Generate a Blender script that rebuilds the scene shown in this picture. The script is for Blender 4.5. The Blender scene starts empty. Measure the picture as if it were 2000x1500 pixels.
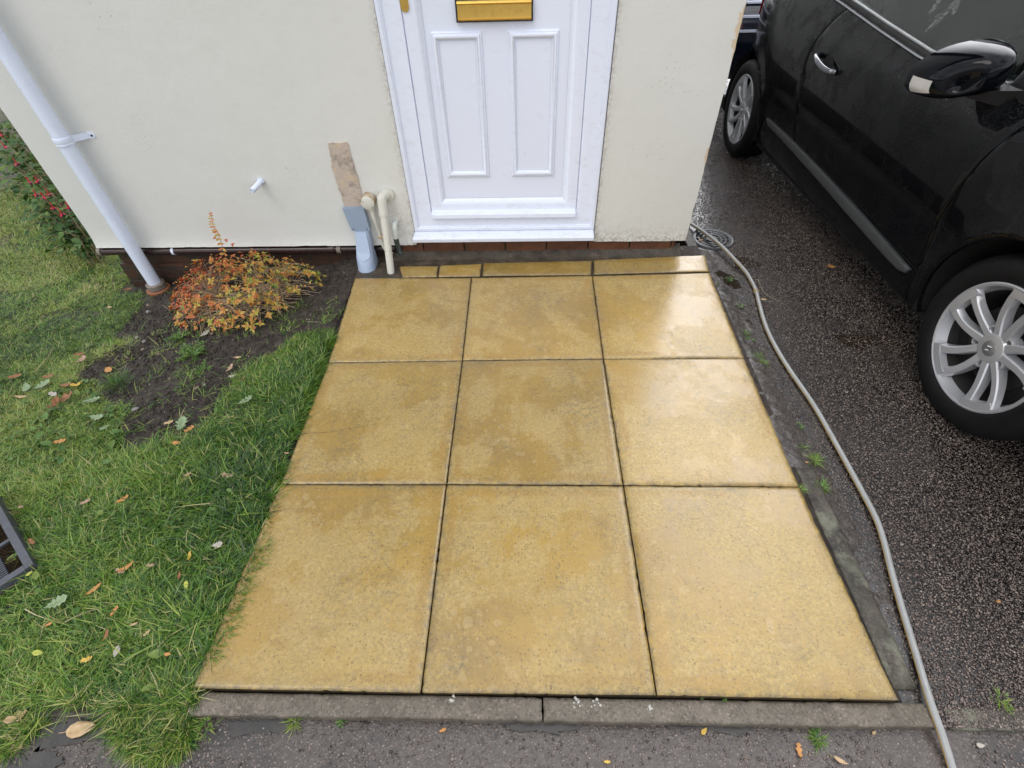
import bpy, bmesh, math, random
import numpy as np
from mathutils import Vector, Matrix, noise as mnoise
from mathutils.geometry import delaunay_2d_cdt
rnd = random.Random(7)
rng = np.random.default_rng(7)
SC = bpy.context.scene
COL = SC.collection
PI = math.pi

# ------------------------------------------------------------------ camera, sky, sun, exposure
CAM = Vector((-0.0279, -0.3124, 1.4855))
CR = Matrix(((0.9995751, 0.00263666, 0.02902878), (0.01813056, 0.72355672, -0.69002677), (-0.02282334, 0.69025989, 0.72320148)))
FPX = 976.645
cd = bpy.data.cameras.new('camera'); cam = bpy.data.objects.new('camera', cd); COL.objects.link(cam)
cam.matrix_world = Matrix.Translation(CAM) @ CR.to_4x4()
cd.sensor_width = 36.0; cd.lens = 36.0 * FPX / 2000.0; cd.clip_start = 0.02; cd.clip_end = 500
SC.camera = cam

SUN_EL, SUN_AZ = math.radians(52), math.radians(222)    # azimuth clockwise from +y
W = bpy.data.worlds.new('World'); SC.world = W; W.use_nodes = True
nt = W.node_tree; nt.nodes.clear()
def nd(nt, t, **k):
    n = nt.nodes.new(t)
    for a, b in k.items(): setattr(n, a, b)
    return n
wo = nd(nt, 'ShaderNodeOutputWorld'); bg = nd(nt, 'ShaderNodeBackground')
sky = nd(nt, 'ShaderNodeTexSky', sky_type='NISHITA', sun_disc=False, sun_elevation=SUN_EL, sun_rotation=SUN_AZ, dust_density=2.0)
tc = nd(nt, 'ShaderNodeTexCoord'); mp = nd(nt, 'ShaderNodeMapping'); mp.inputs['Scale'].default_value = (1, 1, 1.6)
nz = nd(nt, 'ShaderNodeTexNoise'); nz.inputs['Scale'].default_value = 2.3; nz.inputs['Detail'].default_value = 7; nz.inputs['Roughness'].default_value = .58
rp = nd(nt, 'ShaderNodeValToRGB'); rp.color_ramp.elements[0].position = .34; rp.color_ramp.elements[1].position = .52
nz2 = nd(nt, 'ShaderNodeTexNoise'); nz2.inputs['Scale'].default_value = 3.6; nz2.inputs['Detail'].default_value = 6
rp2 = nd(nt, 'ShaderNodeValToRGB'); rp2.color_ramp.elements[0].position = .3; rp2.color_ramp.elements[0].color = (9.0, 9.4, 10.2, 1)
rp2.color_ramp.elements[1].position = .75; rp2.color_ramp.elements[1].color = (23, 23, 23.4, 1)
mx = nd(nt, 'ShaderNodeMixRGB')
L = nt.links.new
L(tc.outputs['Generated'], mp.inputs['Vector']); L(mp.outputs[0], nz.inputs['Vector']); L(mp.outputs[0], nz2.inputs['Vector'])
L(nz.outputs[0], rp.inputs[0]); L(nz2.outputs[0], rp2.inputs[0])
L(rp.outputs[0], mx.inputs[0]); L(sky.outputs[0], mx.inputs[1]); L(rp2.outputs[0], mx.inputs[2])
vd = nd(nt, 'ShaderNodeVectorMath', operation='DOT_PRODUCT'); vn = nd(nt, 'ShaderNodeVectorMath', operation='NORMALIZE'); L(tc.outputs['Generated'], vn.inputs[0]); L(vn.outputs[0], vd.inputs[0])
GLOW = Vector((.42, .74, .53)).normalized(); vd.inputs[1].default_value = GLOW      # the brightest part of the overcast lies behind the house, to the right
gr = nd(nt, 'ShaderNodeValToRGB'); gr.color_ramp.elements[0].position = .74; gr.color_ramp.elements[0].color = (0, 0, 0, 1); gr.color_ramp.elements[1].position = .99; gr.color_ramp.elements[1].color = (1, 1, 1, 1); gr.color_ramp.interpolation = 'EASE'
L(vd.outputs['Value'], gr.inputs[0]); gm = nd(nt, 'ShaderNodeMixRGB', blend_type='MULTIPLY'); gm.inputs[0].default_value = 1; gm.inputs[2].default_value = (52, 52, 54, 1); L(gr.outputs[0], gm.inputs[1])
ga = nd(nt, 'ShaderNodeMixRGB', blend_type='ADD'); ga.inputs[0].default_value = 1; L(mx.outputs[0], ga.inputs[1]); L(gm.outputs[0], ga.inputs[2])
L(ga.outputs[0], bg.inputs[0]); L(bg.outputs[0], wo.inputs[0]); bg.inputs[1].default_value = 0.085

sd = bpy.data.lights.new('sun', 'SUN'); sun = bpy.data.objects.new('sun', sd); COL.objects.link(sun)
sd.energy = .8; sd.angle = math.radians(28); sd.color = (1, .96, .9)
sdir = Vector((math.sin(SUN_AZ) * math.cos(SUN_EL), math.cos(SUN_AZ) * math.cos(SUN_EL), math.sin(SUN_EL)))
sun.rotation_euler = sdir.to_track_quat('Z', 'Y').to_euler()
SC.view_settings.view_transform = 'Standard'; SC.view_settings.look = 'None'; SC.view_settings.gamma = 1
SC.view_settings.exposure = 0.12
SC.cycles.use_denoising = True
SC.cycles.max_bounces = 8; SC.cycles.transparent_max_bounces = 12

# ------------------------------------------------------------------ helpers
def ground_pt(u, v, z=0.0):
    """where the sight line through a photo pixel meets a level plane"""
    d = CR @ Vector(((u - 1000) / FPX, -(v - 750) / FPX, -1)); t = (z - CAM.z) / d.z
    return CAM + d * t
def tag(o, label=None, cat=None, group=None, kind=None):
    if label: o['label'] = label
    if cat: o['category'] = cat
    if group: o['group'] = group
    if kind: o['kind'] = kind
    return o
def empty(name, loc, label=None, cat=None, group=None):
    o = bpy.data.objects.new(name, None); COL.objects.link(o); o.location = loc; o.empty_display_size = .05
    return tag(o, label, cat, group)
def wmat(o):
    return (wmat(o.parent) if o.parent else Matrix.Identity(4)) @ o.matrix_parent_inverse @ o.matrix_basis
def link(name, me, mat=None, parent=None, smooth=False, world=True):
    o = bpy.data.objects.new(name, me); COL.objects.link(o)
    if mat is not None: me.materials.append(mat)
    if smooth: me.polygons.foreach_set('use_smooth', [True] * len(me.polygons))
    if parent is not None:
        o.parent = parent
        if world: o.matrix_parent_inverse = wmat(parent).inverted()    # its geometry was written in world coordinates
    return o
def bmobj(name, bm, mat, parent=None, smooth=False, bevel=0, seg=2, world=True):
    if bevel:
        bmesh.ops.bevel(bm, geom=[e for e in bm.edges if len(e.link_faces) == 2 and e.calc_face_angle(0) > .6], offset=bevel, segments=seg, affect='EDGES', profile=.6, clamp_overlap=True)
    bmesh.ops.recalc_face_normals(bm, faces=bm.faces)
    me = bpy.data.meshes.new(name); bm.to_mesh(me); bm.free()
    o = link(name, me, mat, parent, False, world)
    if smooth: shade(me)
    return o
def shade(me, ang=.7):
    me.polygons.foreach_set('use_smooth', [True] * len(me.polygons))
    try: me.set_sharp_from_angle(angle=ang)
    except Exception: pass
def box(bm, x0, x1, y0, y1, z0, z1):
    v = [bm.verts.new(p) for p in ((x0, y0, z0), (x1, y0, z0), (x1, y1, z0), (x0, y1, z0), (x0, y0, z1), (x1, y0, z1), (x1, y1, z1), (x0, y1, z1))]
    for f in ((0, 3, 2, 1), (4, 5, 6, 7), (0, 1, 5, 4), (1, 2, 6, 5), (2, 3, 7, 6), (3, 0, 4, 7)): bm.faces.new([v[i] for i in f])
    return v
def hexa(bm, p):      # eight points, bottom loop then top loop
    v = [bm.verts.new(q) for q in p]
    for f in ((0, 3, 2, 1), (4, 5, 6, 7), (0, 1, 5, 4), (1, 2, 6, 5), (2, 3, 7, 6), (3, 0, 4, 7)): bm.faces.new([v[i] for i in f])
def prism(bm, pts, d):   # polygon of 3-D points pushed along d
    a = [bm.verts.new(p) for p in pts]; b = [bm.verts.new(Vector(p) + Vector(d)) for p in pts]
    n = len(pts); bm.faces.new(a[::-1]); bm.faces.new(b)
    for i in range(n): bm.faces.new((a[i], a[(i + 1) % n], b[(i + 1) % n], b[i]))
def catmull(pts, k=8):
    P = [Vector(p) for p in pts]; P = [P[0] * 2 - P[1]] + P + [P[-1] * 2 - P[-2]]; out = []
    for i in range(1, len(P) - 2):
        for j in range(k):
            t = j / k; a, b, c, d = P[i - 1:i + 3]
            out.append(.5 * ((2 * b) + (c - a) * t + (2 * a - 5 * b + 4 * c - d) * t * t + (3 * b - a - 3 * c + d) * t ** 3))
    out.append(P[-2]); return out
def tube(bm, path, r, n=12, cap=True):
    path = [Vector(p) for p in path]; m = len(path)
    R_ = r if hasattr(r, '__len__') else [r] * m
    up = None; rings = []
    for i, p in enumerate(path):
        t = (path[min(i + 1, m - 1)] - path[max(i - 1, 0)]).normalized()
        if up is None:
            up = Vector((0, 0, 1)) if abs(t.z) < .9 else Vector((1, 0, 0))
        a = t.cross(up).normalized(); b = a.cross(t).normalized(); up = b
        rings.append([bm.verts.new(p + (a * math.cos(2 * PI * k / n) + b * math.sin(2 * PI * k / n)) * R_[i]) for k in range(n)])
    for i in range(m - 1):
        for k in range(n): bm.faces.new((rings[i][k], rings[i][(k + 1) % n], rings[i + 1][(k + 1) % n], rings[i + 1][k]))
    if cap:
        bm.faces.new(rings[0][::-1]); bm.faces.new(rings[-1])
def lathe(bm, prof, c, axis='Z', n=48, close=False):
    """prof: (radius, height) pairs turned about an axis through c"""
    c = Vector(c); rings = []
    for r, h in prof:
        row = []
        for k in range(n):
            a = 2 * PI * k / n; x, y = r * math.cos(a), r * math.sin(a)
            row.append(bm.verts.new(c + (Vector((x, y, h)) if axis == 'Z' else Vector((h, x, y)) if axis == 'X' else Vector((x, h, y)))))
        rings.append(row)
    m = len(rings)
    for i in range(m if close else m - 1):
        A, B = rings[i], rings[(i + 1) % m]
        for k in range(n): bm.faces.new((A[k], A[(k + 1) % n], B[(k + 1) % n], B[k]))
    if not close:
        for R_, (r, h) in ((rings[0], prof[0]), (rings[-1], prof[-1])):
            if r > 1e-5: bm.faces.new(R_)
def npmesh(name, verts, faces, mat, parent=None, smooth=False, **attrs):
    """verts (n,3); faces (m,k) all one size, or list of such arrays"""
    if not isinstance(faces, (list, tuple)): faces = [faces]
    me = bpy.data.meshes.new(name)
    loops = np.concatenate([f.ravel() for f in faces]); tot = np.concatenate([np.full(len(f), f.shape[1]) for f in faces])
    st = np.concatenate([[0], np.cumsum(tot)[:-1]])
    me.vertices.add(len(verts)); me.vertices.foreach_set('co', np.asarray(verts, np.float32).ravel())
    me.loops.add(len(loops)); me.loops.foreach_set('vertex_index', loops.astype(np.int32))
    me.polygons.add(len(tot)); me.polygons.foreach_set('loop_start', st.astype(np.int32))
    try: me.polygons.foreach_set('loop_total', tot.astype(np.int32))
    except Exception: pass
    me.update(calc_edges=True); me.validate()
    for a, val in attrs.items():
        at = me.attributes.new(a, 'FLOAT', 'POINT'); at.data.foreach_set('value', np.asarray(val, np.float32))
    return link(name, me, mat, parent, smooth)
def vnoise(x, y, s, seed=0):
    """smooth value noise for arrays, 0..1"""
    x = np.asarray(x) * s; y = np.asarray(y) * s; xi = np.floor(x).astype(int); yi = np.floor(y).astype(int)
    fx = x - xi; fy = y - yi; fx = fx * fx * (3 - 2 * fx); fy = fy * fy * (3 - 2 * fy)
    def h(a, b):
        n = (a * 374761393 + b * 668265263 + seed * 1442695041) & 0xffffffff
        n = ((n ^ (n >> 13)) * 1274126177) & 0xffffffff
        return ((n ^ (n >> 16)) & 0xffff) / 65535.0
    return (h(xi, yi) * (1 - fx) + h(xi + 1, yi) * fx) * (1 - fy) + (h(xi, yi + 1) * (1 - fx) + h(xi + 1, yi + 1) * fx) * fy
def fbm(x, y, s, o=4, seed=0):
    t = 0; a = .5; n = 0
    for k in range(o): t = t + a * vnoise(x, y, s * 2 ** k, seed + k); n += a; a *= .5
    return t / n
def inpoly(px, py, poly):
    px = np.asarray(px, float); py = np.asarray(py, float); c = np.zeros(px.shape, bool); j = len(poly) - 1
    for i in range(len(poly)):
        xi, yi = poly[i][:2]; xj, yj = poly[j][:2]
        c ^= ((yi > py) != (yj > py)) & (px < (xj - xi) * (py - yi) / ((yj - yi) or 1e-9) + xi); j = i
    return c

# ------------------------------------------------------------------ materials
class Mat:
    def __init__(s, name):
        s.m = bpy.data.materials.new(name); s.m.use_nodes = True; s.t = s.m.node_tree; s.t.nodes.clear()
        s.out = s.n('ShaderNodeOutputMaterial'); s.b = s.n('ShaderNodeBsdfPrincipled'); s.l(s.b.outputs[0], s.out.inputs[0])
        s.tc = s.n('ShaderNodeTexCoord'); s.P = s.tc.outputs['Object']
    def n(s, t, **k): return nd(s.t, t, **k)
    def l(s, a, b): s.t.links.new(a, b)
    def set(s, **k):
        for a, v in k.items():
            i = s.b.inputs[a.replace('_', ' ')]
            if hasattr(v, 'is_linked') or isinstance(v, bpy.types.NodeSocket): s.l(v, i)
            else: i.default_value = (*v, 1) if isinstance(v, tuple) and len(v) == 3 and i.type == 'RGBA' else v
        return s
    def noise(s, sc, det=4, ro=.55, vec=None, dist=0):
        n = s.n('ShaderNodeTexNoise'); n.inputs['Scale'].default_value = sc; n.inputs['Detail'].default_value = det
        n.inputs['Roughness'].default_value = ro; n.inputs['Distortion'].default_value = dist
        s.l(vec or s.P, n.inputs['Vector']); return n.outputs[0]
    def vor(s, sc, feat='F1', out='Distance', vec=None, rand=1):
        n = s.n('ShaderNodeTexVoronoi', feature=feat); n.inputs['Scale'].default_value = sc; n.inputs['Randomness'].default_value = rand
        s.l(vec or s.P, n.inputs['Vector']); return n.outputs[out]
    def ramp(s, f, *st):
        r = s.n('ShaderNodeValToRGB'); e = r.color_ramp.elements
        while len(e) < len(st): e.new(.5)
        for i, (p, c) in enumerate(st):
            e[i].position = p; e[i].color = (c, c, c, 1) if isinstance(c, (int, float)) else (*c, 1)
        s.l(f, r.inputs[0]); return r.outputs[0]
    def mix(s, f, a, b, mode='MIX'):
        m = s.n('ShaderNodeMixRGB', blend_type=mode)
        for i, v in enumerate((f, a, b)):
            if isinstance(v, bpy.types.NodeSocket): s.l(v, m.inputs[i])
            else: m.inputs[i].default_value = v if i == 0 else ((*v, 1) if isinstance(v, tuple) else (v, v, v, 1))
        return m.outputs[0]
    def math(s, op, a, b=0, c=0):
        m = s.n('ShaderNodeMath', operation=op)
        for i, v in enumerate((a, b, c)):
            if isinstance(v, bpy.types.NodeSocket): s.l(v, m.inputs[i])
            else: m.inputs[i].default_value = v
        return m.outputs[0]
    def map(s, scale=(1, 1, 1), rot=(0, 0, 0), vec=None):
        m = s.n('ShaderNodeMapping'); m.inputs['Scale'].default_value = scale; m.inputs['Rotation'].default_value = rot
        s.l(vec or s.P, m.inputs[0]); return m.outputs[0]
    def attr(s, name): return s.n('ShaderNodeAttribute', attribute_name=name).outputs['Fac']
    def bump(s, h, dist, st=1, prev=None):
        b = s.n('ShaderNodeBump'); b.inputs['Distance'].default_value = dist
        if isinstance(st, bpy.types.NodeSocket): s.l(st, b.inputs['Strength'])
        else: b.inputs['Strength'].default_value = st
        s.l(h, b.inputs['Height'])
        if prev is not None: s.l(prev, b.inputs['Normal'])
        return b.outputs[0]
def simple(name, col, rough=.5, metal=0, var=.12, sc=20, bumpd=0, coat=0, spec=.5):
    M = Mat(name); f = M.noise(sc, 5)
    M.set(Base_Color=M.mix(f, tuple(c * (1 - var) for c in col), tuple(min(1, c * (1 + var)) for c in col)), Metallic=metal, Coat_Weight=coat)
    M.set(Roughness=M.ramp(M.noise(sc * .7, 4), (.3, max(.02, rough * .8)), (.7, min(1, rough * 1.2))))
    M.b.inputs['Specular IOR Level'].default_value = spec
    if bumpd: M.set(Normal=M.bump(M.noise(sc * 4, 4), bumpd))
    return M.m

def mat_slab():
    M = Mat('buff_paving'); oi = M.n('ShaderNodeObjectInfo').outputs['Random']
    cv = M.n('ShaderNodeCombineXYZ'); M.l(M.math('MULTIPLY', oi, 31), cv.inputs[0]); M.l(M.math('MULTIPLY', oi, 57), cv.inputs[1]); va = M.n('ShaderNodeVectorMath', operation='ADD'); M.l(M.P, va.inputs[0]); M.l(cv.outputs[0], va.inputs[1]); M.P = va.outputs[0]      # every slab has its own stains
    mid = M.noise(9, 8, .68); warp = M.mix(.05, M.P, M.n('ShaderNodeTexNoise').outputs[1])
    dry = M.ramp(M.noise(3.1, 10, .70, dist=.12), (.465, 0), (.525, 1))          # lacy edged, drier and paler areas
    wetc = M.mix(M.ramp(M.noise(1.6, 5, .6), (.35, 0), (.65, 1)), (.325, .205, .036), (.425, .278, .062))
    wetc = M.mix(M.math('MULTIPLY', M.ramp(M.noise(4.5, 8, .7, dist=.1), (.50, 0), (.62, 1)), .5), wetc, (.27, .175, .055))
    dryc = M.mix(M.ramp(mid, (.35, 0), (.65, 1)), (.445, .318, .100), (.515, .380, .150))
    base = M.mix(M.math('MULTIPLY', dry, .62), wetc, dryc)
    spots = M.ramp(M.vor(30, 'SMOOTH_F1', vec=warp), (.20, 1), (.27, 0)); cl = M.ramp(M.noise(4.2, 4), (.46, 0), (.56, 1))
    base = M.mix(M.math('MULTIPLY', M.math('MULTIPLY', spots, cl), .42), base, (.50, .37, .17))
    spots2 = M.ramp(M.vor(58, 'SMOOTH_F1', vec=warp), (.18, 1), (.25, 0)); base = M.mix(M.math('MULTIPLY', M.math('MULTIPLY', spots2, M.ramp(M.noise(6, 4), (.5, 0), (.6, 1))), .35), base, (.47, .35, .19))
    alg = M.math('MULTIPLY', M.ramp(M.noise(2.4, 8, .7, dist=.2, vec=M.map((1.3, .9, 1))), (.46, 0), (.62, 1)), M.ramp(M.noise(52, 6, .8), (.44, 0), (.60, 1)))
    base = M.mix(M.math('MULTIPLY', alg, .6), base, (.15, .125, .065))
    edge = M.math('MULTIPLY', M.ramp(M.attr('edge'), (0, 1), (.22, .4), (.8, 0)), M.ramp(M.noise(36, 7, .75), (.40, 0), (.6, 1)))
    base = M.mix(M.math('MULTIPLY', edge, .8), base, (.10, .085, .055))
    band = M.math('MULTIPLY', M.ramp(M.attr('edge'), (.25, 0), (.45, 1), (.75, 1), (.98, 0)), M.ramp(M.noise(3.2, 6, .65), (.44, 0), (.54, 1))); base = M.mix(M.math('MULTIPLY', band, .6), base, (.36, .22, .045))
    vs = M.n('ShaderNodeTexVoronoi'); vs.inputs['Scale'].default_value = 105; M.l(M.P, vs.inputs['Vector']); ss = M.n('ShaderNodeSeparateColor'); M.l(vs.outputs['Color'], ss.inputs[0]); dens = M.ramp(M.noise(7, 5, .7), (.36, .25), (.62, 1))
    dk = M.math('MULTIPLY', M.math('MULTIPLY', M.ramp(vs.outputs['Distance'], (.20, 1), (.34, 0)), M.ramp(ss.outputs[0], (.58, 0), (.62, 1))), dens); base = M.mix(M.math('MULTIPLY', dk, .72), base, (.115, .08, .038))
    lt = M.math('MULTIPLY', M.ramp(vs.outputs['Distance'], (.22, 1), (.36, 0)), M.ramp(ss.outputs[1], (.76, 0), (.80, 1))); base = M.mix(M.math('MULTIPLY', lt, .24), base, (.60, .50, .33))
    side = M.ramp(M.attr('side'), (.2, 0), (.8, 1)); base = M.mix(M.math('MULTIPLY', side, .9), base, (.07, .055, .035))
    pit = M.math('MULTIPLY', M.ramp(M.vor(125), (.10, 1), (.20, 0)), M.ramp(M.noise(20, 4), (.44, 0), (.58, 1)))
    base = M.mix(M.math('MULTIPLY', pit, .75), base, (.12, .085, .045))
    sp2 = M.ramp(M.vor(27, vec=M.map((1, 1, 1), (0, 0, .6))), (.028, 1), (.05, 0)); base = M.mix(M.math('MULTIPLY', sp2, .8), base, (.06, .045, .03))
    grain = M.ramp(M.noise(95, 5, .8), (.3, .66), (.7, 1.26)); base = M.mix(M.math('ADD', .45, M.math('MULTIPLY', dry, .55)), base, M.mix(1, base, grain, 'MULTIPLY'))
    tone = M.ramp(M.math('FRACT', M.math('MULTIPLY', oi, 7.3)), (0, (.84, .83, .80)), (.5, (.98, .97, .95)), (1, (1.08, 1.05, 1.02))); base = M.mix(1, base, tone, 'MULTIPLY')
    M.set(Base_Color=base, Roughness=M.mix(dry, .28, .38), Coat_Weight=M.mix(dry, .8, .68), Coat_Roughness=.19)
    b = M.bump(mid, .003, .5); b = M.bump(M.noise(120, 6, .78), .0026, M.mix(dry, .35, 1), b); b = M.bump(pit, -.002, .8, b)
    b = M.bump(M.noise(16, 4, .6, vec=M.map((1, .35, 1), (0, 0, .5))), .0035, .4, b)
    M.set(Normal=b); M.l(M.bump(M.noise(60, 5, .7), .0012, M.mix(dry, .3, .9)), M.b.inputs['Coat Normal']); return M.m
def mat_tarmac(name, mud=.0, dark=1.0, gloss=.22, sc=150):
    M = Mat(name)
    w = M.mix(.012, M.P, M.n('ShaderNodeTexNoise').outputs[1])
    v1 = M.n('ShaderNodeTexVoronoi'); v1.inputs['Scale'].default_value = sc; M.l(M.P, v1.inputs['Vector'])
    v2 = M.n('ShaderNodeTexVoronoi'); v2.inputs['Scale'].default_value = sc * 2.1; M.l(M.P, v2.inputs['Vector'])
    sep = M.n('ShaderNodeSeparateColor'); M.l(v1.outputs['Color'], sep.inputs[0])
    stone = M.ramp(sep.outputs[0], (0, (.028, .021, .018)), (.25, (.080, .060, .051)), (.55, (.155, .118, .101)), (.82, (.23, .18, .152)), (.95, (.27, .22, .185)), (1, (.36, .32, .28)))
    shape = M.ramp(v1.outputs['Distance'], (.22, 1), (.48, 0))
    c = M.mix(shape, (.008, .0065, .006), stone)
    mudm = M.ramp(M.noise(1.9, 7, .62, dist=.6), (.52 - mud * .3, 0), (.64 - mud * .25, 1))
    c = M.mix(M.math('MULTIPLY', mudm, .22 + .6 * mud), c, M.ramp(M.noise(60, 5, .7), (.35, (.060, .047, .040)), (.65, (.14, .113, .097))))
    c = M.mix(1, c, (dark, dark, dark), 'MULTIPLY')
    M.set(Base_Color=c, Roughness=M.ramp(M.noise(5, 5), (.35, gloss), (.65, gloss + .22)), Coat_Weight=.7 if mud < .7 else .25, Coat_Roughness=.22)
    b = M.bump(M.ramp(v1.outputs['Distance'], (.0, 1), (.5, 0)), .0035, .9); b = M.bump(M.ramp(v2.outputs['Distance'], (0, 1), (.5, 0)), .001, .7, b)
    b = M.bump(M.noise(14, 5), .01, .5, b)
    M.set(Normal=b); return M.m
def mat_concrete(name, a, b, moss=.3, rough=.5):
    M = Mat(name); f = M.noise(13, 9, .78); c = M.mix(M.ramp(f, (.35, 0), (.65, 1)), a, b)
    v = M.n('ShaderNodeTexVoronoi'); v.inputs['Scale'].default_value = 230; M.l(M.P, v.inputs['Vector'])
    sep = M.n('ShaderNodeSeparateColor'); M.l(v.outputs['Color'], sep.inputs[0])
    c = M.mix(M.ramp(sep.outputs[0], (.8, 0), (1, .4)), c, tuple(x * 1.8 for x in b)); c = M.mix(M.ramp(sep.outputs[1], (.6, 0), (.95, .5)), c, (.03, .025, .02))
    if moss > .5: c = M.mix(M.ramp(M.noise(5.2, 6, .7), (.52, 0), (.60, .8)), c, M.mix(M.noise(70, 4), (.10, .11, .07), (.26, .26, .20)))
    c = M.mix(M.math('MULTIPLY', M.ramp(M.noise(6, 7, .7), (.5, 0), (.66, 1)), moss), c, (.045, .05, .03))
    M.set(Base_Color=c, Roughness=rough, Normal=M.bump(M.noise(140, 6, .78), .003, .9, M.bump(f, .008, .7))); return M.m
def mat_render():
    M = Mat('cream_render'); big = M.noise(1.3, 5, .6); st = M.noise(9, 7, .7)
    c = M.mix(big, (.645, .65, .615), (.695, .70, .67)); c = M.mix(M.math('MULTIPLY', M.ramp(st, (.45, 0), (.7, 1)), .12), c, (.52, .51, .45))
    pit = M.math('MULTIPLY', M.ramp(M.vor(55), (.05, 1), (.11, 0)), M.ramp(M.noise(4.5, 4), (.55, 0), (.68, 1)))
    c = M.mix(M.math('MULTIPLY', pit, .5), c, (.2, .18, .14))
    dirt = M.math('MULTIPLY', M.ramp(M.attr('dirt'), (0, 0), (1, 1)), M.ramp(M.noise(60, 6, .75), (.42, 0), (.62, 1))); c = M.mix(M.math('MULTIPLY', dirt, .75), c, (.24, .20, .15))
    peel = M.ramp(M.math('MULTIPLY', M.attr('peel'), M.noise(26, 7, .75)), (.30, 0), (.34, .8)); c = M.mix(peel, c, (.60, .45, .27))
    M.set(Base_Color=c, Roughness=.62)
    b = M.bump(M.noise(30, 7, .65), .003, .5); b = M.bump(M.noise(7, 5, .6, vec=M.map((1, 1, .9), (0, .5, 0))), .006, .4, b); b = M.bump(M.noise(160, 4, .7), .0006, .7, b)
    M.set(Normal=M.bump(pit, -.003, 1, b)); return M.m
def mat_upvc():
    M = Mat('white_upvc'); c = M.mix(M.noise(2, 4), (.74, .795, .93), (.78, .825, .945))
    sp = M.math('MULTIPLY', M.ramp(M.vor(42), (.025, 1), (.05, 0)), M.ramp(M.noise(5, 3), (.52, 0), (.62, 1))); c = M.mix(M.math('MULTIPLY', sp, .7), c, (.2, .18, .16))
    gr = M.math('MULTIPLY', M.attr('grime'), M.ramp(M.noise(38, 6, .75, vec=M.map((.5, 1, 1))), (.52, 0), (.75, .5))); c = M.mix(gr, c, (.36, .33, .27))
    M.set(Base_Color=c, Roughness=M.ramp(M.noise(12, 4), (.3, .26), (.7, .38)), Normal=M.bump(M.noise(260, 3), .0003, .5)); return M.m
def mat_brick():
    M = Mat('wet_brick'); v = M.map((1, 1, 1)); b = M.n('ShaderNodeTexBrick'); m2 = M.n('ShaderNodeCombineXYZ'); s = M.n('ShaderNodeSeparateXYZ'); M.l(M.P, s.inputs[0])
    M.l(s.outputs[0], m2.inputs[0]); M.l(M.math('ADD', s.outputs[2], .0685 + .75 * 1), m2.inputs[1]); M.l(m2.outputs[0], b.inputs['Vector'])
    b.inputs['Scale'].default_value = 1; b.inputs['Brick Width'].default_value = .225; b.inputs['Row Height'].default_value = .075; b.inputs['Mortar Size'].default_value = .006; b.inputs['Mortar Smooth'].default_value = .2
    b.inputs['Color1'].default_value = (.085, .036, .018, 1); b.inputs['Color2'].default_value = (.045, .022, .014, 1); b.inputs['Mortar'].default_value = (.05, .042, .034, 1)
    c = M.mix(M.ramp(M.noise(14, 7, .75), (.42, 0), (.62, .85)), b.outputs['Color'], (.035, .028, .022))
    M.set(Base_Color=c, Roughness=.5, Normal=M.bump(b.outputs['Fac'], -.006, 1, M.bump(M.noise(70, 6, .7), .005, .8))); return M.m
def mat_soil():
    M = Mat('dark_soil'); f = M.noise(30, 9, .75); c = M.ramp(f, (.3, (.018, .014, .011)), (.5, (.058, .045, .036)), (.72, (.135, .105, .084)))
    c = M.mix(M.math('MULTIPLY', M.attr('turf'), .8), c, M.mix(M.noise(35, 7, .75), (.022, .030, .010), (.085, .085, .035)))
    sp = M.ramp(M.vor(120), (.08, 1), (.14, 0)); c = M.mix(M.math('MULTIPLY', sp, M.ramp(M.noise(18, 3), (.5, 0), (.62, .8))), c, (.17, .13, .095))
    M.set(Base_Color=c, Roughness=M.ramp(M.noise(6, 4), (.35, .48), (.65, .8)), Normal=M.bump(M.noise(45, 9, .8), .02, 1, M.bump(M.noise(160, 4, .75), .003, .9))); return M.m
def mat_grass(name, cols, rough=.42):
    M = Mat(name); at = M.attr('tint'); st = [(i / (len(cols) - 1), c) for i, c in enumerate(cols)]
    c = M.ramp(at, *st); M.set(Base_Color=c, Roughness=rough)
    tr = M.n('ShaderNodeBsdfTranslucent'); M.l(c, tr.inputs[0]); ms = M.n('ShaderNodeMixShader'); ms.inputs[0].default_value = .16
    M.l(M.b.outputs[0], ms.inputs[1]); M.l(tr.outputs[0], ms.inputs[2]); M.l(ms.outputs[0], M.out.inputs[0]); return M.m
def mat_leaf(name, a, b, vein=None):
    M = Mat(name); c = M.mix(M.ramp(M.noise(60, 5, .65), (.35, 0), (.65, 1)), a, b)
    c = M.mix(M.ramp(M.noise(170, 4), (.55, 0), (.75, .6)), c, tuple(x * .45 for x in a))
    M.set(Base_Color=c, Roughness=.5, Normal=M.bump(M.noise(140, 4), .001, .6)); return M.m
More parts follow.
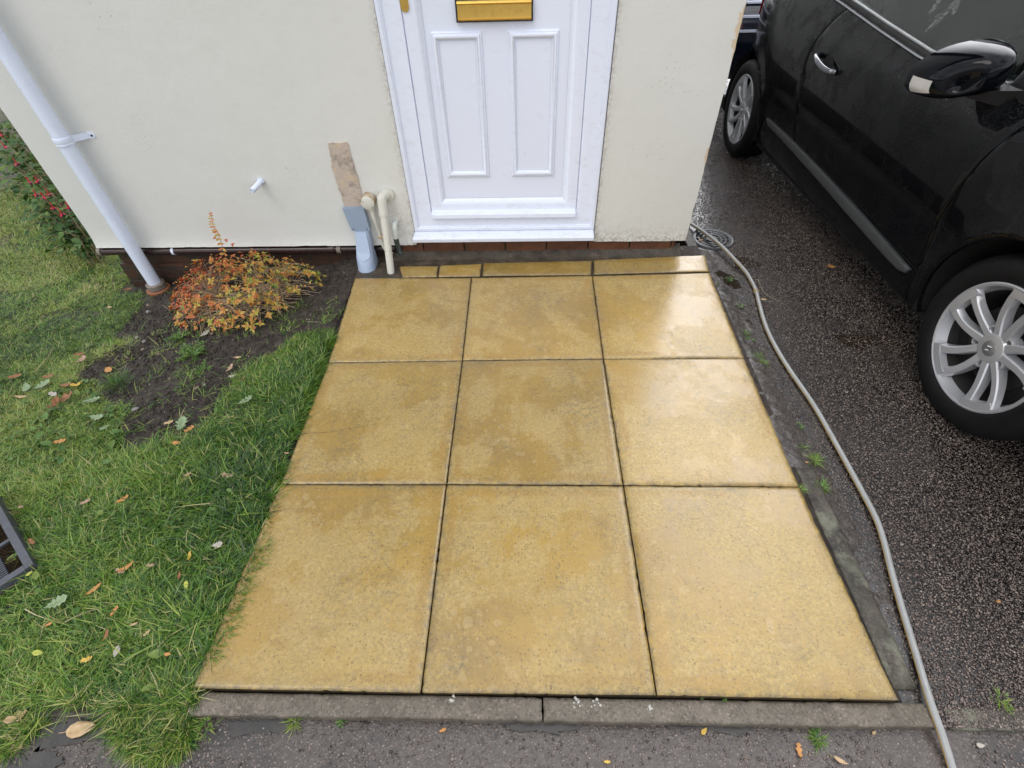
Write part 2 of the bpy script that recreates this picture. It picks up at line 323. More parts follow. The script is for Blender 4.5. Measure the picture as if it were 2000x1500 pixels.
def mat_paint():
    M = Mat('black_car_paint'); dust = M.ramp(M.noise(5.5, 9, .7, dist=.3), (.47, 0), (.56, 1)); fine = M.ramp(M.noise(170, 5, .8), (.4, 0), (.62, 1)); d = M.math('MULTIPLY', dust, fine)
    # rain drops, mostly on what faces up
    geo = M.n('ShaderNodeNewGeometry'); s = M.n('ShaderNodeSeparateXYZ'); M.l(geo.outputs['Normal'], s.inputs[0]); up = M.ramp(s.outputs[2], (.12, .05), (.42, 1))
    drop = M.math('MULTIPLY', M.ramp(M.vor(135), (.16, 1), (.30, 0)), M.math('MULTIPLY', up, M.ramp(M.noise(6, 4), (.42, 0), (.58, 1))))
    M.set(Base_Color=M.mix(M.math('MULTIPLY', d, .8), (.0035, .0038, .0048), (.010, .0105, .011)), Roughness=M.mix(d, .16, .5), Coat_Weight=M.math('SUBTRACT', .42, M.math('MULTIPLY', d, .36)), Coat_Roughness=.03)
    M.b.inputs['Specular IOR Level'].default_value = .02
    M.set(Normal=M.bump(drop, .0018, 1)); M.l(M.bump(drop, .0018, 1), M.b.inputs['Coat Normal']); return M.m
def mat_glass():
    M = Mat('tinted_car_glass'); fr = M.n('ShaderNodeFresnel'); fr.inputs[0].default_value = 1.5
    gl = M.n('ShaderNodeBsdfGlossy'); gl.inputs['Roughness'].default_value = .03; gl.inputs[0].default_value = (1, 1, 1, 1)
    tr = M.n('ShaderNodeBsdfTransparent'); tr.inputs[0].default_value = (.34, .42, .39, 1)
    ms = M.n('ShaderNodeMixShader'); M.l(fr.outputs[0], ms.inputs[0]); M.l(tr.outputs[0], ms.inputs[1]); M.l(gl.outputs[0], ms.inputs[2])
    # dried run marks and film
    run = M.math('MULTIPLY', M.ramp(M.noise(15, 3, .5, vec=M.map((1, 1, .12), (0, .2, 0)), dist=.5), (.63, 0), (.67, 1)), M.ramp(M.noise(90, 4, .7), (.4, 0), (.6, 1)))
    film = M.math('ADD', M.math('MULTIPLY', M.noise(4, 5), .05), M.math('MULTIPLY', run, .35)); df = M.n('ShaderNodeBsdfDiffuse'); df.inputs[0].default_value = (.34, .38, .37, 1)
    m2 = M.n('ShaderNodeMixShader'); M.l(film, m2.inputs[0]); M.l(ms.outputs[0], m2.inputs[1]); M.l(df.outputs[0], m2.inputs[2]); M.l(m2.outputs[0], M.out.inputs[0]); return M.m
def mat_puddle():
    M = Mat('muddy_puddle'); M.set(Base_Color=M.mix(M.noise(7, 4), (.018, .013, .009), (.035, .026, .018)), Roughness=.03, Normal=M.bump(M.noise(22, 3), .0015, .35)); M.b.inputs['IOR'].default_value = 1.33; return M.m
def mat_hose():
    M = Mat('grey_hose'); a = M.attr('ang'); c = M.mix(M.noise(40, 4), (.24, .245, .24), (.35, .355, .35))
    st = M.ramp(M.math('ABSOLUTE', M.math('SUBTRACT', a, .5)), (.40, 0), (.44, 1)); c = M.mix(st, c, (.50, .33, .10))
    sp = M.math('MULTIPLY', M.ramp(M.vor(260), (.12, 1), (.22, 0)), M.ramp(M.noise(60, 3), (.5, 0), (.6, 1))); c = M.mix(M.math('MULTIPLY', sp, .8), c, (.03, .03, .03))
    M.set(Base_Color=c, Roughness=.33, Coat_Weight=.3, Coat_Roughness=.1); return M.m

SLAB = mat_slab(); TARMAC = mat_tarmac('wet_tarmac', 0, 1.0, .15); FORE2 = mat_tarmac('silty_tarmac', .75, .7, .22, 120); FORE = mat_tarmac('muddy_tarmac', .55, 1.15, .3, 130)
KERB = mat_concrete('kerb_concrete', (.095, .080, .060), (.205, .175, .138), .2, .42); KERB2 = mat_concrete('mossy_concrete', (.018, .015, .012), (.125, .105, .085), .6, .42)
MORTAR = mat_concrete('wet_mortar', (.020, .015, .011), (.105, .082, .060), .45, .42)
RENDER = mat_render(); UPVC = mat_upvc(); BRICK = mat_brick(); SOIL = mat_soil()
WPLAS = simple('white_plastic_pipe', (.72, .785, .93), .3, var=.05, sc=12); CREAM = simple('cream_painted_pipe', (.63, .62, .55), .45, var=.12, sc=40, bumpd=.0006)
BLUEGREY = simple('blue_grey_plastic', (.36, .44, .58), .35, var=.05, sc=15); BLUEGREY2 = simple('grey_blue_lid_plastic', (.26, .325, .42), .4, var=.05, sc=15)
BROWNP = simple('brown_plastic_pipe', (.035, .018, .016), .28, var=.3, sc=30); TERRA = simple('terracotta', (.26, .10, .045), .6, var=.35, sc=40, bumpd=.001)
GREYRING = simple('dirty_grey_plastic', (.20, .17, .14), .55, var=.3, sc=50, bumpd=.001)
GOLD = simple('brushed_gold', (.72, .47, .12), .3, metal=1, var=.08, sc=60); BLACKP = simple('black_plastic', (.012, .012, .013), .35, var=.2)
RUBBER = simple('tyre_rubber', (.007, .007, .0075), .6, var=.3, sc=40, bumpd=.0006, spec=.2); ALLOY = simple('silver_alloy', (.52, .53, .555), .36, metal=.55, var=.09, sc=14)
CHROME = simple('chrome', (.7, .71, .73), .12, metal=1, var=.04); TRIMC = simple('dulled_chrome', (.27, .28, .30), .25, metal=.9); SATIN = simple('satin_trim', (.055, .058, .06), .45, var=.25, sc=25, bumpd=.0005)
PAINT = mat_paint(); GLASS = mat_glass(); PUDDLE = mat_puddle(); HOSE = mat_hose()
MATTE = simple('underbody_black', (.006, .006, .006), .9); IRON = simple('wet_cast_iron', (.045, .048, .052), .28, var=.35, sc=60, bumpd=.001)
SEATM = simple('charcoal_seat_cloth', (.035, .036, .038), .8, sc=80, bumpd=.001); LAMPW = simple('clear_lamp_lens', (.50, .48, .46), .08, var=.1, sc=60, coat=1)
TIMBER = None

# ------------------------------------------------------------------ ground
def lawn_z(x, y):
    x = np.asarray(x, float); y = np.asarray(y, float)
    s = np.clip((-x - .95) / 1.1, 0, 1.2) * np.clip(y / 1.9, 0, 1.25)
    return -.022 - .135 * s + .02 * (fbm(x, y, 2.2, 3, 5) - .5) * np.clip((-x - .93) * 6, 0, 1)
def drive_z(x, y):
    y = np.asarray(y, float)
    return -.040 - .041 * np.clip(y - .99, 0, 7)
def grid(name, x0, x1, y0, y1, dx, zf, mat, **k):
    nx = int((x1 - x0) / dx) + 1; ny = int((y1 - y0) / dx) + 1
    X, Y = np.meshgrid(np.linspace(x0, x1, nx), np.linspace(y0, y1, ny)); Z = zf(X, Y)
    V = np.stack([X, Y, Z], -1).reshape(-1, 3); i = np.arange(nx * ny).reshape(ny, nx)
    F = np.stack([i[:-1, :-1], i[:-1, 1:], i[1:, 1:], i[1:, :-1]], -1).reshape(-1, 4)
    return npmesh(name, V, F, mat, smooth=True)
tag(grid('ground', -60, 60, -60, 60, 4, lambda x, y: 0 * x - .55, SOIL), kind='structure')
BED = [ground_pt(u, v, -.05)[:2] for u, v in ((700, 530), (655, 668), (612, 650), (570, 668), (520, 700), (470, 745), (430, 790), (370, 850), (300, 872), (225, 845), (195, 800), (150, 735), (165, 690), (205, 635), (248, 580), (235, 500), (300, 440), (700, 470))]
def near_bed(x, y):      # 1 in the bed, 0 on the lawn, ragged edge
    x = np.asarray(x); y = np.asarray(y)
    ox = (fbm(x, y, 11, 4, 11) - .5) * .30; oy = (fbm(x, y, 11, 4, 17) - .5) * .30
    return inpoly(x + ox, y + oy, BED)
def soil_z(x, y):
    z = lawn_z(x, y); return z + .012 * (fbm(x, y, 26, 4, 3) - .5) * 2 + .006 * (fbm(x, y, 80, 2, 9) - .5)
tag(grid('lawn', -9, -.93, -.052, 2.14, .0125, lambda x, y: np.where(x < -2.9, lawn_z(x, y), soil_z(x, y)), SOIL), kind='structure')
_lw = tag(grid('lawn', -9, -2.30, 2.14, 9, .05, lambda x, y: lawn_z(x, y), SOIL), kind='structure')
for _o in [o for o in COL.objects if o.name.startswith('lawn')]:
    _n = len(_o.data.vertices); _c = np.zeros(_n * 3, np.float32); _o.data.vertices.foreach_get('co', _c); _c = _c.reshape(-1, 3)
    _o.data.attributes.new('turf', 'FLOAT', 'POINT').data.foreach_set('value', 1 - near_bed(_c[:, 0], _c[:, 1]).astype(np.float32))
tag(grid('driveway', .90, 7, -.052, 14, .05, lambda x, y: drive_z(x, y) + .006 * (fbm(x, y, 3, 3, 2) - .5), TARMAC), kind='structure')
tag(grid('forecourt', -9, 7, -8, -.05, .03, lambda x, y: 0 * x - .052 + .010 * (fbm(x, y, 6, 4, 8) - .5), FORE), kind='structure')
bm = bmesh.new(); box(bm, -.95, .935, .002, 2.2, -.12, -.030); tag(bmobj('concrete_base', bm, SOIL), kind='structure')

# paving slabs
def slab(name, c, th, mat, nx=44, ny=44, lift=0.0, seed=0, rag=(0, 0, 0, 0), label=None, group=None):
    """c: corners front-left, front-right, back-right, back-left"""
    c = [Vector((p[0], p[1], 0)) for p in c]; rr = np.random.default_rng(seed)
    U, Vv = np.meshgrid(np.linspace(0, 1, nx), np.linspace(0, 1, ny)); U = U.ravel(); Vv = Vv.ravel()
    P = np.array([[*p] for p in c]); X = (P[0][None] * (1 - U[:, None]) + P[1][None] * U[:, None]) * (1 - Vv[:, None]) + (P[3][None] * (1 - U[:, None]) + P[2][None] * U[:, None]) * Vv[:, None]
    W_ = (c[1] - c[0]).length; H_ = (c[3] - c[0]).length
    dl, dr, df, db = U * W_, (1 - U) * W_, Vv * H_, (1 - Vv) * H_
    ed = np.minimum(np.minimum(dl, dr), np.minimum(df, db))
    s = seed * 3.7
    for d, ax, sg, rg in ((dl, 0, 1, rag[0]), (dr, 0, -1, rag[1]), (df, 1, 1, rag[2]), (db, 1, -1, rag[3])):
        t = X[:, 1 - ax]; amt = (.0006 + rg) * (fbm(t + s, t * 0 + 3.3 * (ax + 1) + sg, 22, 4, seed) - .35) + .002 * (fbm(t + s, t * 0 + sg, 90, 2, seed) > .8)
        X[:, ax] += sg * np.clip(amt, 0, 1) * np.exp(-d / .012)
    X[:, 2] = lift - .0022 * np.exp(-(ed / .004) ** 1.5) - .0012 * np.exp(-ed / .012) + .0016 * (fbm(X[:, 0] + s, X[:, 1], 7, 3, seed) - .5)
    n = len(X); idx = np.arange(n).reshape(ny, nx)
    F = np.stack([idx[:-1, :-1], idx[:-1, 1:], idx[1:, 1:], idx[1:, :-1]], -1).reshape(-1, 4)
    loop = np.concatenate([idx[0, :-1], idx[:-1, -1], idx[-1, :0:-1], idx[:0:-1, 0]]); m = len(loop)
    r1 = X[loop].copy(); r1[:, 2] = lift - .006; cen = X.mean(0); r1[:, :2] += (r1[:, :2] - cen[:2]) * .001
    r2 = r1.copy(); r2[:, 2] = lift - th
    V = np.concatenate([X, r1, r2]); a = np.arange(m); b = (a + 1) % m
    S1 = np.stack([loop, n + a, n + b, loop[b]], -1); S2 = np.stack([n + a, n + m + a, n + m + b, n + b], -1)
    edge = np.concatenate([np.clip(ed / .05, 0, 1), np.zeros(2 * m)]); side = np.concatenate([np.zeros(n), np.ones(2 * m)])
    o = npmesh(name, V, [F, S1, S2], mat, smooth=True, edge=edge, side=side)
    tag(o, label, 'paving slab' if 'slab' in name else 'kerb', group)
    return o
PX = [[(372, 1343), (822, 1352), (1283, 1357), (1757, 1367)], [(545, 945), (872, 945), (1218, 947), (1563, 950)], [(640, 707), (903, 703), (1179, 700), (1455, 698)], [(692, 541), (921, 541), (1157, 537), (1387, 531)]]
GP = [[ground_pt(u, v, 0) for u, v in r] for r in PX]
names = {(0, 0): 'paving slab of the front row beside the lush grass, water stained along its lower edge', (0, 1): 'middle paving slab of the front row nearest the kerb, with lacy wet marks',
         (0, 2): 'paving slab of the front row nearest the hose, with a mossy lower edge', (1, 0): 'paving slab of the middle row beside the grass, with a fine hairline crack',
         (1, 1): 'centre paving slab, darkest ochre of the middle row', (1, 2): 'paving slab of the middle row beside the driveway weeds',
         (2, 0): 'paving slab of the back row beside the bare soil and grey duct', (2, 1): 'paving slab of the back row below the front door, brown stained', (2, 2): 'paving slab of the back row by the puddle, half in pale glare'}
for j in range(3):
    for i in range(3):
        a, b, c, d = GP[j][i], GP[j][i + 1], GP[j + 1][i + 1], GP[j + 1][i]; g = .0018
        a = a + Vector((g, g if j else 0, 0)); b = b + Vector((-g, g if j else 0, 0)); c = c + Vector((-g, -g, 0)); d = d + Vector((g, -g, 0))
        slab('paving_slab', (a, b, c, d), .045, SLAB, 70, 70, rnd.uniform(-.0015, .0015), 11 + j * 3 + i, (.008 if i == 0 else 0, .006 if i == 2 else 0, .001, .001), names[(j, i)], 'large buff paving slabs in front of the door')
for n, (q, lb) in enumerate([([(786, 541), (853, 540), (856, 519), (779, 519)], 'smallest cut paving strip beside the mortar patch and cream pipe'), ([(856, 540), (938, 539), (941, 514), (859, 518)], 'short cut paving strip under the left side of the door'),
          ([(942, 538), (1155, 536), (1156, 508), (944, 513)], 'long cut paving strip directly below the middle of the door'), ([(1160, 535), (1385, 529), (1378, 497), (1160, 507)], 'long cut paving strip reaching past the wall corner by the driveway')]):
    slab('cut_paving_slab', [ground_pt(u, v, 0) for u, v in q], .04, SLAB, 60, 22, .001, 40 + n, (.002, .004, .001, .004), lb, 'narrow cut slabs along the wall')
# hairline crack is real: a thin dark groove sheet
bm = bmesh.new(); pts = [ground_pt(u, v, .0022) for u, v in ((566, 850), (600, 846), (640, 844), (672, 838), (700, 834), (735, 828), (775, 815))]
for i in range(len(pts) - 1):
    p, q = pts[i], pts[i + 1]; w = .0007 * (1 - i / 8)
    bm.faces.new([bm.verts.new(v) for v in (p + Vector((0, -w, 0)), q + Vector((0, -w, 0)), q + Vector((0, w, 0)), p + Vector((0, w, 0)))])
tag(bmobj('surface_crack', bm, MORTAR), 'fine dark crack across the middle row slab beside the grass', 'crack')
# mortar patch at pipe foot and fillet under the brickwork
grid_m = grid('mortar_bed', -.93, .80, 1.885, 2.12, .008, lambda x, y: -.012 + .004 * fbm(x, y, 25, 4, 4) + .075 * np.clip((y - 2.035) / .07, 0, 1) ** 1.5 * .55 * (x > -.80) + .006 * fbm(x, y, 60, 3, 6) * (y > 2.02), MORTAR)
tag(grid_m, kind='structure')
tag(grid('silt_strip', .900, 1.16, .12, 2.25, .008, lambda x, y: drive_z(x, y) + .012 * np.exp(-(np.maximum(x - .955, 0) / .06) ** 2) * np.clip((y - .12) * 1.6, 0, 1) + .008 * fbm(x, y, 11, 4, 19) + .009 * fbm(x, y, 38, 4, 23) - .010 - .02 * np.clip((x - 1.04) / .1, 0, 1), FORE2), kind='structure')
# kerbs
def kerb(x0, y0, x1, y1, z, th, mat, lab, seed, nx=60, ny=10): slab('kerb_stone', ((x0, y0), (x1, y0), (x1, y1), (x0, y1)), th, mat, nx, ny, z, seed, (.002, .002, .006, .002), lab, 'concrete edging stones')
kerb(-.985, -.056, .0095, -.003, -.017, .12, KERB, 'front concrete edging stone, left one, its end hidden by grass', 61, 120)
kerb(.0135, -.056, .982, -.003, -.018, .12, KERB, 'front concrete edging stone, right one, with white paint splashes', 62, 120)
kerb(1.03, -.056, 1.93, -.006, -.036, .12, KERB2, 'low mossy edging stone beyond the hose at the driveway mouth', 63)
kerb(-1.93, -.062, -1.02, -.012, -.036, .12, KERB2, 'edging stone almost buried under the lawn edge', 64)
for n, (ya, yb, xa, xb, lab) in enumerate([(.03, .715, .925, .988, 'side edging stone beside the slabs, nearest one with pale lichen patches'), (.722, 1.22, .928, .990, 'middle side edging stone half covered by dark silt'), (2.10, 2.62, .885, .945, 'grey side edging stone running behind the wall corner past the drain')]):
    slab('kerb_stone', ((xa, ya), (xb, ya), (xb, yb), (xa, yb)), .1, KERB2, 12, 60, (-.024, -.040, -.045)[n], 70 + n, (.002, .004, .003, .003), lab, 'concrete edging stones')
# white paint splashes on the kerb
M = Mat('white_splash'); M.set(Base_Color=(.42, .41, .37), Roughness=.8); SPL = M.m
for u, v, n, lab in ((884, 1365, 9, 'small white paint splash on the kerb, leftmost'), (1130, 1370, 12, 'white paint splash beside the kerb joint'), (1160, 1372, 12, 'broad white paint splash right of the joint'), (1268, 1382, 12, 'white paint splash with a drip on the right kerb stone')):
    bm = bmesh.new(); c = ground_pt(u, v, -.0168)
    for k in range(n * 2):
        p = c + Vector((rnd.gauss(0, .006), rnd.gauss(0, .005), 0)); r = .0005 + .004 * rnd.random() ** 3
        bmesh.ops.create_icosphere(bm, subdivisions=1, radius=r, matrix=Matrix.Translation(p) @ Matrix.Diagonal((1, 1, .25, 1)))
    tag(bmobj('paint_splash', bm, SPL), lab, 'paint splash')

# aggregate chips standing out of the tarmac
def chips(name, n, area, zf, s0, s1, cols, seed, label, keep=None, sink=.35):
    r = np.random.default_rng(seed); x = r.uniform(area[0], area[1], n); y = area[2] + (area[3] - area[2]) * r.random(n) ** (1.5 if area[3] > 1 else 1)
    if keep is not None: k = keep(x, y); x, y = x[k], y[k]; n = len(x)
    base = np.array([[1, 0, 0], [-1, 0, 0], [0, 1, 0], [0, -1, 0], [0, 0, 1], [0, 0, -1]], float)
    fac = np.array([[0, 2, 4], [2, 1, 4], [1, 3, 4], [3, 0, 4], [2, 0, 5], [1, 2, 5], [3, 1, 5], [0, 3, 5]])
    s = s0 + (s1 - s0) * r.random(n) ** 2.2
    Q = base[None] * (s[:, None, None] * r.uniform(.6, 1.15, (n, 6, 1))); Q[:, :, 2] *= .75
    Q += r.normal(0, .16, (n, 6, 3)) * s[:, None, None]
    a = r.uniform(0, 2 * PI, n); ca, sa = np.cos(a), np.sin(a); X = Q[..., 0] * ca[:, None] - Q[..., 1] * sa[:, None]; Y = Q[..., 0] * sa[:, None] + Q[..., 1] * ca[:, None]
    V = np.stack([X + x[:, None], Y + y[:, None], Q[..., 2] + (zf(x, y) + s * sink)[:, None]], -1).reshape(-1, 3)
    F = (fac[None] + (np.arange(n) * 6)[:, None, None]).reshape(-1, 3)
    tint = np.repeat(r.random(n), 6)
    M = Mat(name + '_stone'); M.set(Base_Color=M.ramp(M.attr('tint'), *cols), Roughness=.25, Coat_Weight=.6, Coat_Roughness=.15)
    o = npmesh(name, V, F, M.m, smooth=False, tint=tint); tag(o, label, 'gravel', kind='stuff'); return o
CH = ((0, (.028, .021, .018)), (.35, (.095, .072, .062)), (.7, (.18, .136, .117)), (.95, (.24, .19, .16)), (1, (.36, .31, .265)))
SIDEP = [ground_pt(u, v, -.04)[:2] for u, v in ((1340, 430), (1376, 500), (1455, 690), (1563, 900), (1640, 1080), (1805, 1365), (1780, 1200), (1700, 980), (1600, 800), (1520, 640), (1480, 560), (1420, 470))]
chips('driveway_chippings', 110000, (1.01, 2.1, -.05, 5.0), lambda x, y: drive_z(x, y) + .006 * (fbm(x, y, 3, 3, 2) - .5), 0.0022, .0048, CH, 3, 'wet brown and grey stone chippings set in the driveway tarmac', keep=lambda x, y: (~inpoly(x, y, SIDEP)) | (rng.random(len(x)) < .2), sink=.55)
chips('forecourt_gravel', 16000, (-1.7, 2.0, -.42, -.058), lambda x, y: 0 * x - .052 + .010 * (fbm(x, y, 6, 4, 8) - .5), .0012, .0048, CH, 4, 'loose wet grit on the muddy tarmac in front of the kerb', keep=lambda x, y: fbm(x, y, 5, 3, 31) > .42)
chips('soil_grit', 9000, (-2.2, -.93, .7, 2.05), soil_z, .0012, .0055, ((0, (.02, .015, .012)), (.5, (.06, .045, .035)), (.85, (.20, .15, .11)), (1, (.42, .36, .28))), 5, 'pale grit and crumbs scattered over the dark soil', keep=near_bed)
# soil clods
def clods():
    r = np.random.default_rng(9); n = 14000; x = r.uniform(-2.25, -.93, n); y = r.uniform(.7, 2.1, n); k = near_bed(x, y) & (fbm(x, y, 7, 3, 44) > .40); x, y = x[k], y[k]; n = len(x)
    b = bmesh.new(); bmesh.ops.create_icosphere(b, subdivisions=1, radius=1); base = np.array([v.co[:] for v in b.verts]); F0 = np.array([[v.index for v in f.verts] for f in b.faces]); b.free()
    s = .0018 + .0085 * r.random(n) ** 4; Q = base[None] * s[:, None, None] * r.uniform(.65, 1.3, (n, len(base), 1)); Q[..., 2] *= .8
    V = Q + np.stack([x, y, soil_z(x, y) + s * .15], -1)[:, None, :]; F = (F0[None] + (np.arange(n) * len(base))[:, None, None]).reshape(-1, 3)
    tag(npmesh('soil_crumbs', V.reshape(-1, 3), F, SOIL, smooth=True), 'crumbly dark clods of damp soil around the orange shrub', 'soil', kind='stuff')
clods()
# puddles
CLOUDY = simple('cloudy_puddle', (.050, .047, .043), .05, var=.5, sc=30, bumpd=.001)
def puddle(pts, z, lab, rag=.012, zf=None):
    if z > -.9 and pts[0][0] > 1380 and pts[0][1] < 1200: c0 = ground_pt(*pts[0], -.05); z = float(drive_z(c0.x, c0.y)) + .0035
    P = catmull([ground_pt(u, v, z) for u, v in pts] + [ground_pt(*pts[0], z)], 14)[:-1]; c = sum(P, Vector()) / len(P); out = []
    for p in P:
        d = (p - c); k = 1 + (mnoise.noise(p * 60) * .7 + mnoise.noise(p * 170) * .5) * rag / max(d.length, .02); q = c + d * k; q.z = z if zf is None else float(zf(q.x, q.y)); out.append(q)
    bm = bmesh.new(); bm.faces.new([bm.verts.new(p) for p in out]); bmesh.ops.triangulate(bm, faces=bm.faces)
    return tag(bmobj('puddle', bm, CLOUDY if pts[0][1] > 1350 else PUDDLE), lab, 'puddle', kind='structure')
puddle([(1388, 535), (1412, 530), (1440, 548), (1458, 585), (1440, 610), (1418, 600), (1400, 570)], -.069, 'brown puddle against the back right slab', .014)
puddle([(1628, 655), (1700, 655), (1760, 668), (1790, 690), (1788, 718), (1745, 705), (1700, 690), (1650, 672)], -.0385, 'dark puddle in front of the front wheel', .014)
puddle([(1432, 498), (1480, 512), (1500, 540), (1470, 548), (1440, 525)], -.078, 'puddle below the drain', .02)
puddle([(1445, 610), (1475, 640), (1495, 700), (1478, 705), (1455, 660)], -.052, 'wet film beside slab', .02)
for q in ([(440, 1412), (500, 1405), (560, 1408), (555, 1428), (500, 1432), (455, 1438)], [(985, 1412), (1080, 1410), (1140, 1415), (1105, 1428), (1050, 1430), (1000, 1424)], [(1290, 1413), (1390, 1414), (1470, 1418), (1440, 1436), (1380, 1424), (1320, 1424)],
          [(20, 1420), (140, 1408), (215, 1415), (200, 1440), (100, 1460), (10, 1478), (-60, 1500), (-60, 1440)], [(-20, 1495), (70, 1470), (120, 1480), (90, 1530), (-20, 1540)]):
    puddle(q, -.0472, 'shallow puddle against the kerb', .03)


# ------------------------------------------------------------------ house
WY = 2.08; XL, XR = -2.372, .818; TOP = 3.4
house = empty('house', ((XL + XR) / 2, WY + 1.5, 0), 'cream rendered house wall around a white front door, brick showing below', 'house')
def wall_mesh():
    """front wall as a sheet with the door opening, with dirt near the edges, bent out at the foot"""
    dx0, dx1, dz = -.616, .330, 2.12
    xs = sorted(set(np.round(np.concatenate([np.arange(XL, dx0, .02), [dx0, dx1, XR], np.arange(dx1, XR, .02)]), 4))); zs = sorted(set(np.round(np.concatenate([[.076, .081, .09, .1], np.arange(.115, 1.4, .02), np.arange(1.4, TOP, .2), [dz, TOP]]), 4)))
    xs = np.array(xs); zs = np.array(zs); X, Z = np.meshgrid(xs, zs)
    Y = WY - .016 * np.exp(-((Z - .076) / .03)) * (X < dx0) - .004 * np.exp(-((Z - .076) / .02)) * (X > dx1) + .004 * (fbm(X, Z, 2.5, 4, 12) - .5)
    Zd = Z + np.where(Z < .078, .006 * (fbm(X, Z, 14, 3, 2) - .5), 0)
    Xd = X + np.where(np.abs(X - XR) < 1e-3, .011 * (fbm(Z, Z * 0 + 4, 16, 5, 3) - .5), 0)
    dd = np.minimum(np.abs(X - dx0), np.abs(X - dx1)); dirt = np.clip(np.exp(-dd / .014) * .8 + np.exp(-(Z - .076) / .03) * .8 * (X > dx1) + np.exp(-(Z - .076) / .06) * .5 * (X > -.8) + np.exp(-(Z - .076) / .02) * .25 + np.exp(-((X + .70) ** 2 + (Z - .2) ** 2) / .004) * .55 + np.exp(-((X + .83) ** 2 + (Z - .33) ** 2) / .002) * .5, 0, 1)
    peel = np.clip(np.exp(-(XR - X) / .03) * (.25 + .95 * np.exp(-((Z - 1.0) / .09) ** 2) + .7 * np.exp(-((Z - .52) / .06) ** 2)), 0, 1.2)
    V = np.stack([Xd, Y, Zd], -1).reshape(-1, 3); i = np.arange(X.size).reshape(X.shape)
    F = np.stack([i[:-1, :-1], i[:-1, 1:], i[1:, 1:], i[1:, :-1]], -1)
    cx = (X[:-1, :-1] + X[1:, 1:]) / 2; cz = (Z[:-1, :-1] + Z[1:, 1:]) / 2; F = F[~((cx > dx0) & (cx < dx1) & (cz < dz))]
    V = list(V); F = [list(f) for f in F]; da = list(dirt.ravel()); pe = list(peel.ravel())
    def quad(p, d=.2):
        k = len(V); V.extend(p); F.append([k, k + 1, k + 2, k + 3]); da.extend([d] * 4); pe.extend([0] * 4)
    B = 9.0
    quad([(XR, WY, .076), (XR, B, .076), (XR, B, TOP), (XR, WY, TOP)]); quad([(XL, B, .076), (XL, WY, .076), (XL, WY, TOP), (XL, B, TOP)]); quad([(XR, B, .076), (XL, B, .076), (XL, B, TOP), (XR, B, TOP)])
    quad([(XL, WY - .014, .076), (XL, B, .076), (dx0, B, .076), (dx0, WY - .014, .076)]); quad([(dx1, WY - .002, .076), (dx1, B, .076), (XR, B, .076), (XR, WY - .002, .076)])
    quad([(dx0, WY + .004, .0765), (dx1, WY + .004, .0765), (dx1, WY + .004, .112), (dx0, WY + .004, .112)], .9); quad([(dx0, WY, .08), (dx0, WY + .09, .08), (dx0, WY + .09, dz), (dx0, WY, dz)]); quad([(dx1, WY + .09, .08), (dx1, WY, .08), (dx1, WY, dz), (dx1, WY + .09, dz)]); quad([(dx0, WY, dz), (dx0, WY + .09, dz), (dx1, WY + .09, dz), (dx1, WY, dz)])
    return npmesh('wall', np.array([tuple(v) for v in V]), np.array(F), RENDER, house, True, dirt=da, peel=pe)
w = wall_mesh(); w.data.set_sharp_from_angle(angle=.6)
bm = bmesh.new(); box(bm, XL + .06, XR - .045, WY + .022, 8.9, -.6, .0758); box(bm, XL + .05, XR - .04, WY + .002, 8.9, -.6, -.038 + .0)
bmobj('plinth', bm, BRICK, house)
# individually laid bricks of the course that shows under the right half
bm = bmesh.new(); x = -.70; k = 0
while x < XR - .05:
    L_ = .222 if k else .12; x1 = min(x + L_, XR - .048); box(bm, x, x1 - .009, WY + .006 + rnd.uniform(0, .004), WY + .06, .019, .072); x = x1; k += 1
o = bmobj('brick_course', bm, simple('orange_brick', (.12, .046, .022), .5, var=.85, sc=11, bumpd=.003), house, bevel=.003)
bm = bmesh.new(); prism(bm, [(XL - .35, WY - .35, TOP), (XR + .35, WY - .35, TOP), (XR + .35, 9.3, TOP), (XL - .35, 9.3, TOP)], (0, 0, .16))
hexa(bm, [(XL - .35, WY - .35, TOP + .162), (XR + .35, WY - .35, TOP + .162), (XR + .35, 9.3, TOP + .162), (XL - .35, 9.3, TOP + .162), (XL - .3, 5.5, TOP + 1.9), (XR + .3, 5.5, TOP + 1.9), (XR + .3, 5.9, TOP + 1.9), (XL - .3, 5.9, TOP + 1.9)])
bmobj('roof', bm, simple('roof_tile', (.10, .06, .045), .7), house)
# bare strip of render where a duct was cut back
def patch():
    pts = [(-.940, .600), (-.905, .606), (-.873, .598), (-.868, .52), (-.858, .45), (-.862, .38), (-.868, .30), (-.868, .26), (-.948, .26), (-.951, .33), (-.944, .40), (-.955, .46), (-.957, .50), (-.945, .55)]
    pts = [(-.945, .600), (-.852, .602), (-.850, .50), (-.846, .44), (-.848, .28), (-.95, .28), (-.95, .40), (-.958, .48), (-.948, .54)]
    P = [Vector((a, 0, b)) for a, b in pts]; out = []
    for i in range(len(P)):
        for t in range(8):
            p = P[i].lerp(P[(i + 1) % len(P)], t / 8); out.append(Vector((p.x + .006 * mnoise.noise(p * 70), WY - .0052, p.z + .006 * mnoise.noise(p * 60 + Vector((9, 0, 0))))))
    bm = bmesh.new(); prism(bm, out, (0, .012, 0))
    M = Mat('bare_render_patch'); c = M.mix(M.noise(28, 7, .7), (.46, .37, .31), (.60, .52, .44)); c = M.mix(M.math('MULTIPLY', M.ramp(M.noise(16, 6, .75), (.5, 0), (.62, 1)), .65), c, (.24, .20, .17)); c = M.mix(M.ramp(M.noise(11, 3), (.58, 0), (.66, .8)), c, (.62, .50, .33))
    M.set(Base_Color=c, Roughness=.8, Normal=M.bump(M.noise(60, 6, .7), .006)); return bmobj('bare_patch', bm, M.m, house)
patch()
